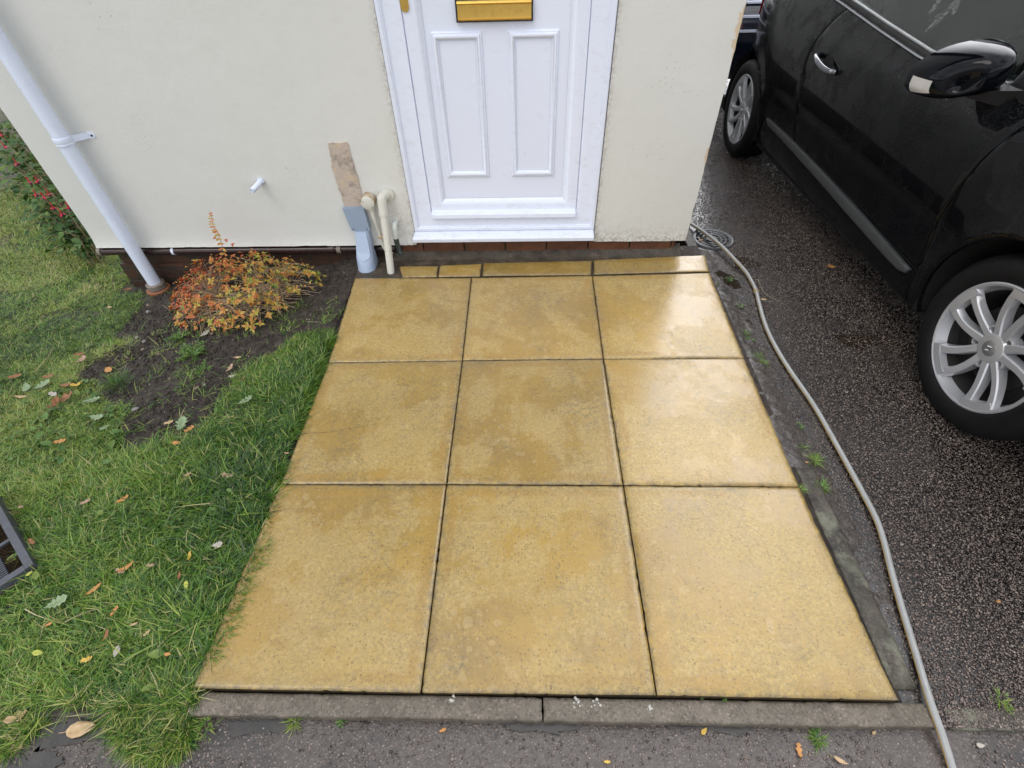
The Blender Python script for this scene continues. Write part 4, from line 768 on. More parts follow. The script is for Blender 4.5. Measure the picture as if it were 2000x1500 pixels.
weed(1562, 832, -.035, 8, .02, 3, .008, 'sparse weed beside the middle row slab', .45); tuft(1590, 900, -.033, 70, .007, .03, 'bright grass tuft between slab and hose', tb=.6); tuft(1568, 875, -.034, 16, .005, .02, 'thin yellow-green sprout above the bright tuft', tb=.6)
tuft(1605, 952, -.033, 70, .007, .026, 'grass tuft below the orange leaf near the hose', tb=.5); tuft(1562, 955, -.012, 50, .006, .022, 'grass tuft in the front joint corner at the slab edge', tb=.55)
G3 = 'weeds along the front kerb'
tuft(402, 1412, -.045, 90, .014, .02, 'mossy tuft at the left start of the kerb', tb=.62, group=G3); tuft(575, 1410, -.045, 60, .006, .022, 'upright yellow-green tuft against the kerb', tb=.7, group=G3); weed(668, 1402, -.045, 6, .022, 4, .009, 'bright dandelion seedling against the kerb', .55, G3)
weed(1368, 1362, -.024, 5, .01, 2, .006, 'tiny seedling in the gap behind the kerb, left of a pair', .55, G3); weed(1413, 1364, -.024, 6, .012, 3, .007, 'tiny seedling in the gap behind the kerb, right of a pair', .5, G3)
weed(1590, 1422, -.045, 12, .022, 5, .007, 'leafy weed below the right kerb stone', .55, G3); tuft(1597, 1445, -.05, 80, .007, .018, 'mossy tuft trailing from the leafy weed', tb=.5, group=G3); tuft(1955, 1368, -.035, 60, .009, .016, 'dull moss tuft on the far right of the driveway mouth', tb=.6, group=G3)
weed(1195, 1406, -.045, 3, .012, 2, .006, 'tiny sprout below the kerb joint', .6, G3)
# broad leaves in the lawn (clover and plantain)
def lawn_weeds():
    n = 2600; x = rng.uniform(-2.4, -1.0, n); y = rng.uniform(0, 2.2, n); k = ~near_bed(x, y) & ((fbm(x, y, 4, 3, 120) > .55) & (rng.random(n) < .5) | (np.hypot((x + 1.95) / .4, (y - 1.0) / .35) < 1)) & (x < slab_left(y) - .05) & ~((y > 2) & (x > XL)); x, y = x[k], y[k]; n = len(x)
    a = rng.uniform(0, 2 * PI, n); D_ = np.stack([np.cos(a), np.sin(a), rng.uniform(-.1, .35, n)], -1); N_ = np.stack([rng.normal(0, .3, n), rng.normal(0, .3, n), np.ones(n)], -1)
    L_ = rng.uniform(.009, .027, n) * np.where(rng.random(n) < .12, 1.9, 1); tag(leaflets('lawn_weeds', np.stack([x, y, lawn_z(x, y) + rng.uniform(.004, .022, n)], -1), D_, N_, L_, L_ * rng.uniform(.45, .8, n), rng.uniform(.25, .95, n), LEAFG), 'scattered clover and broad leaved weeds among the lawn grass', 'weeds', kind='stuff')
lawn_weeds()

# ------------------------------------------------------------------ orange shrub
def plane_pt(u, v, y):
    d = CR @ Vector(((u - 1000) / FPX, -(v - 750) / FPX, -1)); return CAM + d * ((y - CAM.y) / d.y)
SHR = mat_grass('shrub_leaves', ((.36, .045, .025), (.46, .10, .03), (.50, .19, .045), (.52, .32, .055), (.36, .37, .05), (.12, .19, .03), (.04, .09, .018)), .42)
TWIG = simple('pale_twig', (.38, .27, .17), .6, var=.35, sc=60)
def shrub():
    t = thing('shrub', (-1.46, 1.72, -.10), 'low spreading shrub with orange, red and yellow leaves against the wall foot', 'shrub')
    C0 = np.array([-1.505, 1.78]); C_, D_, N_, T_, L_ = [], [], [], [], []; bm = bmesh.new()
    def ros(p, axis, tb, sz, m=6):
        axis = axis.normalized(); u_ = axis.orthogonal().normalized(); w_ = axis.cross(u_); a0 = rnd.uniform(0, 6)
        for k in range(m):
            a = a0 + 2 * PI * k / m + rnd.uniform(-.3, .3); dd = (u_ * math.cos(a) + w_ * math.sin(a)) + axis * rnd.uniform(.1, .7)
            C_.append(p); D_.append(dd); N_.append(axis); T_.append(tb + rnd.gauss(0, .09) + (.4 if rnd.random() < .07 else 0)); L_.append(sz * rnd.uniform(.65, 1.2))
    roots = [Vector((-1.56, 1.72, 0)), Vector((-1.40, 1.80, 0)), Vector((-1.66, 1.78, 0)), Vector((-1.30, 1.82, 0))]
    for k in range(390):
        a = rnd.uniform(0, 2 * PI); r = rnd.random() ** .5; ex = .405 * (1 + .16 * math.sin(3 * a)); x = C0[0] + ex * r * math.cos(a); y = C0[1] + .275 * r * math.sin(a) * (1 + .12 * math.sin(5 * a + 1))
        if y > 2.02: y = 2.02 - rnd.random() * .05
        gz = float(lawn_z(x, y)); top = .205 * (1 - r ** 2.6) * (.75 + .5 * float(vnoise(x, y, 9, 4))) + .03; h = top * (1 - .55 * rnd.random() ** 2.2); p = Vector((x, y, gz + h))
        rt = min(roots, key=lambda q: (q - Vector((x, y, 0))).length + rnd.uniform(0, .15)); rt = Vector((rt.x + rnd.gauss(0, .03), rt.y + rnd.gauss(0, .02), float(lawn_z(rt.x, rt.y)))); out = Vector((x - C0[0], (y - C0[1]) * 1.4, .12))
        if k % 2 == 0: 
            m1 = rt.lerp(p, .45) + Vector((rnd.gauss(0, .02), rnd.gauss(0, .02), .05 + .04 * rnd.random())); tube(bm, catmull([rt, m1, p], 5), [.0019 - .0011 * i / 10 for i in range(11)], 4, False)
        left = (x - C0[0]) / .4; tb = .15 + .42 * float(fbm(x, y, 5, 3, 33)) + .21 * left + (.25 if rnd.random() < .13 else 0) - .08 * (top > .15)
        ros(p, out + Vector((rnd.gauss(0, .15), rnd.gauss(0, .15), .35)), tb, rnd.uniform(.014, .027), rnd.choice((4, 5, 6, 7)))
        if rnd.random() < .95:
            for j in range(rnd.randint(2, 5)):
                q = rt.lerp(p, rnd.uniform(.6, .97)) + Vector((rnd.gauss(0, .012), rnd.gauss(0, .012), .035 + rnd.gauss(0, .008))); C_.append(q); D_.append(Vector((rnd.gauss(0, 1), rnd.gauss(0, 1), rnd.gauss(.2, .4)))); N_.append(Vector((rnd.gauss(0, .3), rnd.gauss(0, .3), 1))); T_.append(tb + rnd.gauss(.15, .14)); L_.append(rnd.uniform(.008, .017))
    # arching pale twigs across the front
    for k in range(130):
        a = rnd.uniform(PI * .95, 2.1 * PI); p0 = Vector((C0[0] + rnd.gauss(0, .12), C0[1] - rnd.uniform(-.02, .12), 0)); p0.z = float(lawn_z(p0.x, p0.y)) + rnd.uniform(.03, .12)
        p2 = Vector((C0[0] + .42 * math.cos(a) * rnd.uniform(.5, 1), C0[1] + .27 * math.sin(a) * rnd.uniform(.6, 1.12), 0)); p2.z = float(lawn_z(p2.x, p2.y)) + rnd.uniform(.004, .05); m1 = p0.lerp(p2, .5) + Vector((rnd.gauss(0, .03), rnd.gauss(0, .02), .05 * rnd.random()))
        tube(bm, catmull([p0, m1, p2], 6), [.0021 - .0011 * i / 12 for i in range(13)], 4, False)
    # the one tall sprig against the wall
    sp_ = catmull([plane_pt(u, v, 1.93) for u, v in ((452, 540), (440, 500), (428, 462), (416, 440), (412, 418))], 8); bs = bmesh.new(); tube(bs, sp_, [.002 - .0012 * i / (len(sp_) - 1) for i in range(len(sp_))], 5, False); bmobj('tall_stem', bs, TWIG, t, smooth=True)
    for i in range(3, len(sp_), 2):
        for sd_ in (-1, 1):
            C_.append(sp_[i]); D_.append(Vector((sd_ * rnd.uniform(.5, 1), -.5, rnd.uniform(-.5, .2)))); N_.append(Vector((0, -1, .5))); T_.append(rnd.choice((.3, .42, .5, .6))); L_.append(.030 - .016 * i / len(sp_))
    ros(sp_[-1], Vector((0, -.3, 1)), .2, .012)
    for u, v in ((443, 470), (420, 465), (473, 500), (455, 478)): ros(plane_pt(u, v, 1.92), Vector((0, -.4, 1)), .15, .013)
    n = len(C_); leaflets('foliage', np.array([tuple(c) for c in C_]), np.array([tuple(c) for c in D_]), np.array([tuple(c) for c in N_]), np.array(L_), np.array(L_) * rng.uniform(.42, .6, n), np.clip(T_, 0, 1), SHR, t); bmobj('stems', bm, TWIG, t, smooth=True)
shrub()
FUL = mat_grass('fuchsia_leaves', ((.018, .06, .012), (.04, .11, .018), (.08, .16, .03), (.20, .27, .05)), .6)
RED = simple('fuchsia_red', (.55, .015, .03), .45, var=.2, sc=80); PURP = simple('fuchsia_purple', (.16, .01, .09), .5, var=.2, sc=80)
def fuchsia():
    t = thing('flowering_bush', (-2.62, 2.75, -.14), 'green leafy bush with hanging red flowers behind the wall corner on the left', 'bush'); C_, D_, N_, T_, L_ = [], [], [], [], []; bm = bmesh.new()
    for k in range(120):
        y = 2.30 + 1.5 * rnd.random(); w_ = .07 + .22 * min(1, (y - 2.1) / .8); off = -(y - 2.08) * .93; root = Vector((-2.42 + off - rnd.random() * .1, y, float(lawn_z(-2.5, y))))
        tip = Vector((-2.40 + off - w_ * rnd.random() ** .6, y + rnd.gauss(-.03, .08), root.z + (.07 + .40 * min(1, (y - 2.12) / .8)) * rnd.uniform(.35, 1))); md = root.lerp(tip, .5) + Vector((0, 0, .06)); P = catmull([root, md, tip], 5); tube(bm, P, [.003 - .002 * i / 10 for i in range(11)], 5, False)
        for i in range(2, 11, 2):
            for s in (-1, 1):
                C_.append(P[i]); D_.append(Vector((rnd.gauss(-.25, .6), rnd.gauss(0, .8), rnd.gauss(-.05, .3)))); N_.append(Vector((rnd.gauss(0, .35), rnd.gauss(-.1, .35), 1))); T_.append(rnd.uniform(.1, .85)); L_.append(rnd.uniform(.034, .070))
    n = len(C_); leaflets('foliage', np.array([tuple(c) for c in C_]), np.array([tuple(c) for c in D_]), np.array([tuple(c) for c in N_]), np.array(L_), np.array(L_) * .55, np.array(T_), FUL, t, .12); bmobj('stems', bm, TWIG, t)
    for u, v, y in ((2, 262, 3.1), (32, 318, 2.72), (57, 355, 2.5), (73, 353, 2.52), (70, 378, 2.42), (95, 378, 2.4), (85, 384, 2.38), (104, 405, 2.33), (120, 417, 2.28), (134, 404, 2.26), (8, 285, 2.9)):
        c = plane_pt(u, v, y); c.z = max(c.z, float(lawn_z(c.x, y)) + .03); b = bmesh.new(); tube(b, [c + Vector((0, 0, .03)), c + Vector((0, 0, .012)), c], [.0022, .003, .0035], 7)
        for k in range(4):
            a = k * PI / 2 + rnd.random(); d1 = Vector((math.cos(a), math.sin(a), 0)); s = Vector((-d1.y, d1.x, 0)); q = [c, c + d1 * .011 + s * .005 + Vector((0, 0, -.004)), c + d1 * .024 + Vector((0, 0, -.008 + rnd.uniform(-.006, .01))), c + d1 * .011 - s * .005 + Vector((0, 0, -.004))]; b.faces.new([b.verts.new(w) for w in q])
        f = bmobj('flower', b, RED, t); b = bmesh.new(); bmesh.ops.create_icosphere(b, subdivisions=2, radius=.007, matrix=Matrix.Translation(c + Vector((0, 0, -.010))) @ Matrix.Diagonal((1, 1, 1.3, 1))); bmobj('corolla', b, PURP, f, smooth=True)
fuchsia()

# ------------------------------------------------------------------ fallen leaves
OUT = {'oval': [(0, 0), (.10, .16), (.30, .25), (.55, .24), (.8, .13), (1, 0)], 'oak': [(0, .02), (.10, .05), (.20, .16), (.27, .10), (.38, .27), (.47, .14), (.60, .31), (.70, .17), (.82, .22), (.90, .12), (1, 0)], 'narrow': [(0, 0), (.2, .10), (.5, .15), (.8, .09), (1, 0)],
       'maple': [(0, .02), (.12, .05), (.10, .34), (.28, .22), (.42, .50), (.48, .22), (.70, .34), (.72, .14), (1, 0)], 'torn': [(0, .03), (.15, .20), (.35, .12), (.55, .28), (.75, .10), (.85, .22), (1, .02)]}
LM = {'orange': mat_leaf('orange_leaf', (.46, .19, .05), (.56, .30, .10)), 'tan': mat_leaf('tan_leaf', (.44, .29, .15), (.56, .41, .24)), 'brown': mat_leaf('brown_leaf', (.22, .085, .03), (.32, .15, .06)), 'pale': mat_leaf('pale_green_leaf', (.17, .25, .12), (.27, .35, .20)),
      'grey': mat_leaf('grey_leaf', (.36, .34, .30), (.46, .42, .36)), 'gold': mat_leaf('golden_leaf', (.55, .34, .05), (.62, .46, .10)), 'pink': mat_leaf('pinkish_leaf', (.40, .24, .18), (.50, .33, .24)), 'lime': mat_leaf('lime_leaf', (.36, .40, .05), (.46, .48, .10))}
def leaf(u, v, size, deg, kind, col, lab, z=None, curl=.3, lift=.026, group='fallen leaves'):
    c = ground_pt(u, v, -.05)
    for _ in range(4):
        zz = z if z is not None else (float(lawn_z(c.x, c.y)) + lift); c = ground_pt(u, v, zz)
    O = OUT[kind]; bm = bmesh.new(); ws = [-1, -.5, 0, .5, 1]; rows = []; sd_ = rnd.random() * 50
    for t, w in O:
        row = []
        for k in ws:
            x = (t - .5) * size; y = w * k * size * (1 + .15 * mnoise.noise(Vector((t * 3, k, sd_)))); zc = curl * size * ((t - .5) ** 2 * 1.4 + (w * k) ** 2 * 2.2) + .05 * size * mnoise.noise(Vector((t * 4, k * 2, sd_))) - (.02 * size if k == 0 else 0)
            row.append(bm.verts.new((x, y, zc)))
        rows.append(row)
    for a, b in zip(rows, rows[1:]):
        for k in range(4): bm.faces.new((a[k], b[k], b[k + 1], a[k + 1]))
    bmesh.ops.remove_doubles(bm, verts=bm.verts, dist=size * .004)
    s = [bm.verts.new(p) for p in ((-.5 * size, .012 * size, .0), (-.5 * size, -.012 * size, .0), (-.72 * size, -.008 * size, .05 * size), (-.72 * size, .008 * size, .05 * size))]; bm.faces.new(s)
    me = bpy.data.meshes.new('fallen_leaf'); bmesh.ops.recalc_face_normals(bm, faces=bm.faces); bm.to_mesh(me); bm.free(); o = link('fallen_leaf', me, LM[col], None, True)
    o.location = c; o.rotation_euler = (rnd.uniform(-.18, .18) if z is None else 0, rnd.uniform(-.18, .18) if z is None else 0, math.radians(deg)); m = o.modifiers.new('thick', 'SOLIDIFY'); m.thickness = .0005
    return tag(o, lab, 'leaf', group)
for a in [(213, 723, .062, -35, 'oval', 'orange', 'large orange-tan oval leaf lying on the bare soil', None, .25, .008), (250, 565, .042, 40, 'torn', 'brown', 'torn brown leaf beside the clay collar'), (160, 704, .05, 80, 'torn', 'pink', 'curled pinkish leaf at the left on the lawn', None, .8),
          (83, 752, .075, 60, 'oak', 'pale', 'pale green lobed leaf near the bed, upper left one'), (52, 757, .07, -50, 'oak', 'pale', 'pale green lobed leaf overlapping the tan leaf at far left'), (42, 775, .055, 5, 'narrow', 'tan', 'narrow tan leaf pointing at the pale green leaves'), (130, 752, .05, 0, 'torn', 'brown', 'brown leaf on the left lip of the soil'),
          (128, 780, .085, 30, 'torn', 'brown', 'big crumpled brown leaf left of the soil', None, .8), (152, 752, .05, 15, 'torn', 'gold', 'golden curled leaf above the big crumpled brown leaf', None, .7), (110, 790, .06, 80, 'torn', 'brown', 'dark curled leaf under the big crumpled one', None, 1.0), (105, 770, .05, -20, 'torn', 'grey', 'greyish leaf scrap beside the crumpled leaf'),
          (180, 782, .07, 20, 'oak', 'pale', 'pale green lobed leaf at the lower left edge of the soil'), (190, 815, .07, -10, 'oak', 'pale', 'pale green lobed leaf in the grass below the soil'), (205, 835, .04, 40, 'oval', 'pale', 'small pale green leaf below the soil'), (355, 828, .075, 100, 'oak', 'pale', 'pale green lobed leaf at the front edge of the soil'),
          (330, 825, .035, 20, 'torn', 'tan', 'small tan scrap beside the front pale green leaf'), (370, 838, .04, 60, 'torn', 'orange', 'orange scrap touching the front pale green leaf'), (480, 782, .06, 40, 'oak', 'pale', 'pale green lobed leaf in the tall grass by the slabs'), (400, 652, .055, 60, 'oak', 'grey', 'grey-green lobed leaf beneath the orange shrub', None, .3, .01),
          (465, 698, .04, 0, 'narrow', 'tan', 'small tan leaf on the soil near the grass tip', None, .3, .008), (450, 720, .045, 80, 'torn', 'pink', 'pinkish scrap on the soil near the grass tip', None, .6, .008), (455, 735, .035, 10, 'torn', 'grey', 'grey scrap below the pinkish scrap', None, .4, .008), (475, 740, .03, 70, 'torn', 'brown', 'brown scrap where grass meets soil', None, .4, .01),
          (345, 865, .035, 0, 'oval', 'orange', 'small orange leaf in the middle of the grass'), (118, 862, .04, 20, 'torn', 'orange', 'orange curl in the left lawn'), (215, 600, .03, 0, 'oval', 'tan', 'tan leaf near the wall corner'), (174, 503, .03, 5, 'oval', 'tan', 'pale tan leaf close to the wall corner'), (155, 692, .04, 15, 'torn', 'brown', 'flat brown leaf at the bed edge'), (30, 735, .05, 30, 'torn', 'brown', 'brown leaf at the far left of the lawn'), (95, 735, .05, 10, 'torn', 'brown', 'reddish brown leaf above the pale leaves'),
          (168, 980, .035, 30, 'torn', 'pink', 'pinkish leaf in the lawn above the scraper tray'), (240, 975, .04, 50, 'torn', 'orange', 'crumpled orange leaf, upper one in the front lawn'), (445, 928, .04, -5, 'torn', 'pink', 'pinkish scrap in the grass near the middle joint'), (366, 927, .03, 20, 'torn', 'pink', 'small brownish pink scrap in the lush grass'), (42, 990, .02, 0, 'oval', 'pink', 'tiny pinkish petal-like leaf by the scraper tray'), (62, 1058, .03, -30, 'torn', 'brown', 'brown curl just beyond the scraper tray'), (58, 1120, .022, 40, 'oval', 'lime', 'small yellowish leaf at the corner of the scraper tray'),
          (185, 1150, .052, 45, 'narrow', 'orange', 'bright orange narrow leaf in the front lawn'), (248, 1108, .05, 40, 'narrow', 'orange', 'orange leaf with a long stalk in the front lawn', None, .6), (235, 1115, .03, -20, 'torn', 'pink', 'pinkish scrap joined to the stalked orange leaf'), (112, 1176, .062, 35, 'oak', 'pale', 'pale green lobed leaf in the front lawn beside the dry stalk'), (425, 1064, .04, 5, 'oak', 'grey', 'whitish green leaf in the lush grass near the slab'), (295, 1104, .026, 0, 'torn', 'pink', 'small pinkish scrap right of the stalked leaf'),
          (350, 1125, .03, -70, 'narrow', 'brown', 'thin brown curl in the lush grass'), (364, 1143, .028, -60, 'oval', 'lime', 'lime yellow leaf in the lush grass'), (370, 1085, .034, -80, 'narrow', 'gold', 'golden sliver in the lush grass'), (224, 1193, .03, 70, 'torn', 'orange', 'dull orange scrap below the bright orange leaf'), (228, 1273, .035, -70, 'oval', 'grey', 'whitish leaf in the front lawn'), (208, 1243, .04, -75, 'narrow', 'brown', 'brown curled leaf above the whitish leaf', None, .8), (170, 1288, .034, 10, 'torn', 'gold', 'golden leaf in the front lawn near the kerb'),
          (328, 1278, .02, 0, 'oval', 'orange', 'tiny orange leaf near the slab corner'), (262, 1219, .024, 30, 'narrow', 'tan', 'tan sliver in the front lawn'), (287, 1236, .02, 60, 'torn', 'tan', 'tan crumb in the front lawn'), (97, 1218, .028, 45, 'narrow', 'orange', 'orange sliver beside the dry stalk'), (75, 1275, .03, 0, 'oval', 'lime', 'yellow-green leaf at the lower left lawn'), (560, 845 + 40, .018, 0, 'torn', 'pink', 'tiny scrap at the turf edge')]:
    leaf(*a)
for a in [(160, 1423, .075, 12, 'oval', 'tan', 'large brown-edged tan leaf lying in the mud before the kerb', -.042, .15), (38, 1400, .05, 30, 'torn', 'tan', 'crumpled tan leaf at the lower left corner', -.030, .9), (34, 1458, .03, 0, 'torn', 'pink', 'pinkish scrap on the wet mud at the lower left', -.045), (1624, 521, .045, -10, 'maple', 'orange', 'orange fingered leaf on the wet driveway', -.062, .25), (1492, 578 + 7, .03, 0, 'oval', 'tan', 'yellowish leaf pressed beside the hose', -.055, .2), (1592, 933, .022, -10, 'oval', 'orange', 'small orange leaf between slab and hose', -.032, .5), (1576, 903, .012, 0, 'oval', 'orange', 'tiny orange fragment by the bright tuft', -.032), (1440, 868, .0, 0, 'oval', 'tan', '', 0)][:-1]:
    leaf(*a)
for a in [(865, 1426, .018, 20, 'torn', 'orange', 'orange leaf chip on the grit below the kerb', -.046, .3), (1186, 1488, .016, 0, 'torn', 'gold', 'golden leaf chip at the bottom edge', -.046, .3), (1375, 1428, .022, 40, 'oval', 'gold', 'yellow stone-like leaf beside the kerb puddle', -.046, .4), (1560, 1465, .03, 80, 'torn', 'orange', 'orange leaf scrap near the leafy weed', -.046, .6), (1640, 1485, .034, -30, 'narrow', 'tan', 'tan bark-like leaf at the bottom right', -.046, .6), (1707, 1431, .014, 30, 'oval', 'tan', 'pale yellow fragment by the hose', -.046), (1915, 1456, .022, 0, 'oval', 'grey', 'whitish fragment at the lower right corner', -.046), (1950, 1175, .014, 0, 'oval', 'orange', 'tiny orange fragment on the driveway at the right', -.036)]:
    leaf(*a)

# stalks
def stalk(pts, z, r, lab, mat=None, lawn=False):
    P = []
    for u, v in pts:
        p = ground_pt(u, v, z)
        if lawn:
            for _ in range(3): p = ground_pt(u, v, float(lawn_z(p.x, p.y)) + .022)
        P.append(p)
    P = catmull(P, 6); bm = bmesh.new(); tube(bm, P, [r * (1 - .5 * i / len(P)) for i in range(len(P))], 6); return tag(bmobj('dry_stalk', bm, mat or simple('straw', (.52, .42, .24), .6, var=.2), smooth=True), lab, 'twig', 'dry stalks and twigs')
STRAW = simple('straw', (.50, .41, .25), .6, var=.2); stalk([(49, 1190), (75, 1203), (122, 1218)], 0, .0016, 'long pale bent dry stalk on the front lawn, left half', STRAW, True); stalk([(122, 1218), (150, 1203), (185, 1190)], 0, .0013, 'thin end of the bent dry stalk on the front lawn', STRAW, True)
stalk([(70, 725), (95, 695), (104, 677)], 0, .0016, 'reddish curved twig left of the soil', TWIG, True); stalk([(1480, 545), (1493, 572), (1515, 585), (1530, 592)], -.062, .0008, 'thin straw by the orange fingered leaf', STRAW); stalk([(1321, 476), (1335, 488)], -.02, .002, 'short pale stick in the gap at the wall corner', STRAW)
stalk([(450, 640), (475, 610), (497, 613), (495, 590), (487, 578)], -.07, .0014, 'pale bent twig lying in front of the shrub', STRAW); stalk([(600, 628), (640, 630)], -.03, .0008, 'thin straw across the top of the lush grass', STRAW)
# stones
STN = simple('brown_pebble', (.17, .125, .09), .5, var=.4, sc=40, bumpd=.002)
def stone(u, v, z, r, lab, sc=(1, .8, .6), mat=STN):
    c = ground_pt(u, v, z); bm = bmesh.new(); bmesh.ops.create_icosphere(bm, subdivisions=3, radius=r); s = rnd.random() * 30
    for q in bm.verts: q.co *= 1 + .22 * mnoise.noise(q.co / r * 1.1 + Vector((s, 0, 0)))
    a = rnd.uniform(0, 3); bmesh.ops.transform(bm, matrix=Matrix.Translation(c + Vector((0, 0, r * .3))) @ Matrix.Rotation(a, 4, 'Z') @ Matrix.Diagonal((*sc, 1)), verts=bm.verts); tag(bmobj('stone', bm, mat, smooth=True), lab, 'stone', 'stones on the soil')
GS = simple('grey_pebble', (.22, .21, .20), .5, var=.3, sc=40, bumpd=.001)
stone(355, 620, -.10, .026, 'largest brown stone under the front of the shrub', (1.2, .8, .7)); stone(290, 597, -.13, .011, 'tan pebble below the clay collar'); stone(290, 610, -.13, .012, 'brown pebble just below the tan one', mat=GS); stone(268, 660, -.11, .010, 'grey pebble left of the curly weed', mat=GS); stone(282, 668, -.11, .011, 'second grey pebble left of the curly weed', mat=GS)
stone(280, 683, -.10, .010, 'brown pebble below the grey pair'); stone(265, 800, -.06, .012, 'pale grey stone at the bottom of the bare soil', (1.2, .7, .5), GS); stone(385, 758, -.055, .010, 'pinkish flat pebble in the open soil', (1.2, .8, .4)); stone(400, 752, -.055, .008, 'small grey pebble beside the flat pinkish one', mat=GS)
stone(332, 740, -.065, .008, 'tan pebble in the open soil', mat=STN); stone(425, 635, -.08, .013, 'brown round stone at the shrub foot'); stone(415, 652, -.08, .010, 'small tan stone at the shrub foot'); stone(310, 692, -.09, .009, 'flat stone near the curly weed')

# ------------------------------------------------------------------ hose, drain, scraper
def hose():
    px = [(1318, 420), (1340, 432), (1372, 452), (1405, 477), (1435, 507), (1458, 533), (1475, 564), (1482, 590), (1494, 632), (1512, 672), (1542, 722), (1590, 792), (1640, 880), (1688, 968), (1712, 1015), (1727, 1060), (1740, 1112), (1762, 1190), (1790, 1282), (1815, 1365), (1838, 1430), (1856, 1488), (1876, 1560), (1900, 1700), (1960, 1900), (2100, 2150), (2400, 2350)]
    P = []
    for u, v in px:
        p = ground_pt(u, v, -.03)
        for _ in range(4): p = ground_pt(u, v, float(drive_z(p.x, p.y) if p.y > -.05 else -.05) + .0135 + (.018 if 2.1 < p.y < 2.5 else 0) + (.012 if -.08 < p.y < .02 else 0))
        P.append(p)
    P = [P[0] + Vector((-.6, .5, 0))] + P; P = catmull(P, 10); m = len(P); n = 20; V = []; A = []; r = .0092
    for i, p in enumerate(P):
        t = (P[min(i + 1, m - 1)] - P[max(i - 1, 0)]).normalized(); a = t.cross(Vector((0, 0, 1))).normalized(); b = a.cross(t)
        for k in range(n): V.append(p + (a * math.cos(2 * PI * k / n) + b * math.sin(2 * PI * k / n)) * r); A.append(k / (n / 2) if k <= n / 2 else 0 if k > n * .75 else 1)
    i = np.arange(m * n).reshape(m, n); F = np.stack([i[:-1], np.roll(i[:-1], -1, 1), np.roll(i[1:], -1, 1), i[1:]], -1).reshape(-1, 4)
    h = npmesh('garden_hose', np.array([tuple(v) for v in V]), F, HOSE, None, True, ang=A); tag(h, 'long grey garden hose curving down the driveway edge beside the slabs', 'hose')
    c = min(P, key=lambda p: (p - ground_pt(1478, 566, -.05)).length); j = P.index(c); bm = bmesh.new(); tube(bm, [P[j] + (P[j - 1] - P[j]).normalized() * .006, P[j], P[j] + (P[j + 1] - P[j]).normalized() * .006], .0128, 18); bmobj('hose_joint', bm, simple('hose_tape', (.35, .25, .12), .5, var=.5, sc=80), h, smooth=True)
hose()
def drain():
    c = ground_pt(1391, 466, -.088); c.z = -.088; R_ = .118; t = thing('drain_cover', tuple(c), 'round slotted drain cover at the wall corner under the hose', 'drain cover')
    bm = bmesh.new(); lathe(bm, [(R_ * .93, -.02), (R_ * .93, 0), (R_, .003), (R_ * 1.04, 0), (R_ * 1.05, -.02)], c, 'Z', 56, close=True); bmobj('rim', bm, IRON, t, smooth=True)
    bm = bmesh.new(); segs = 56
    for r0, r1 in ((.80, .92), (.60, .70), (.40, .50), (.10, .28)): lathe(bm, [(R_ * r0, -.012), (R_ * r0, 0.001), (R_ * r1, 0.001), (R_ * r1, -.012)], c, 'Z', segs, close=True)
    for q in range(4):
        for k in range(7):
            a = q * PI / 2 + .25 + k * .19
            if k in (0, 6) or q % 2 == 0:
                for (ra, rb) in ((.28, .40), (.50, .60), (.70, .80)) if k in (0, 6) else ((.70, .80), (.50, .60)):
                    d = Vector((math.cos(a), math.sin(a), 0)); s = Vector((-d.y, d.x, 0)) * .0035; p0 = c + d * R_ * (ra - .02); p1 = c + d * R_ * (rb + .02)
                    hexa(bm, [v + Vector((0, 0, -.010)) for v in (p0 - s, p1 - s, p1 + s, p0 + s)] + [v + Vector((0, 0, .0003)) for v in (p0 - s, p1 - s, p1 + s, p0 + s)])
    bmobj('grating', bm, IRON, t)
    bm = bmesh.new(); bmesh.ops.create_circle(bm, cap_ends=True, segments=40, radius=R_ * .95, matrix=Matrix.Translation(c + Vector((0, 0, -.0145)))); bmobj('gully', bm, MATTE, t)
    leaf(1369, 469, .028, 20, 'torn', 'orange', 'orange leaf scrap lying on the drain cover', -.084, .3)
drain()
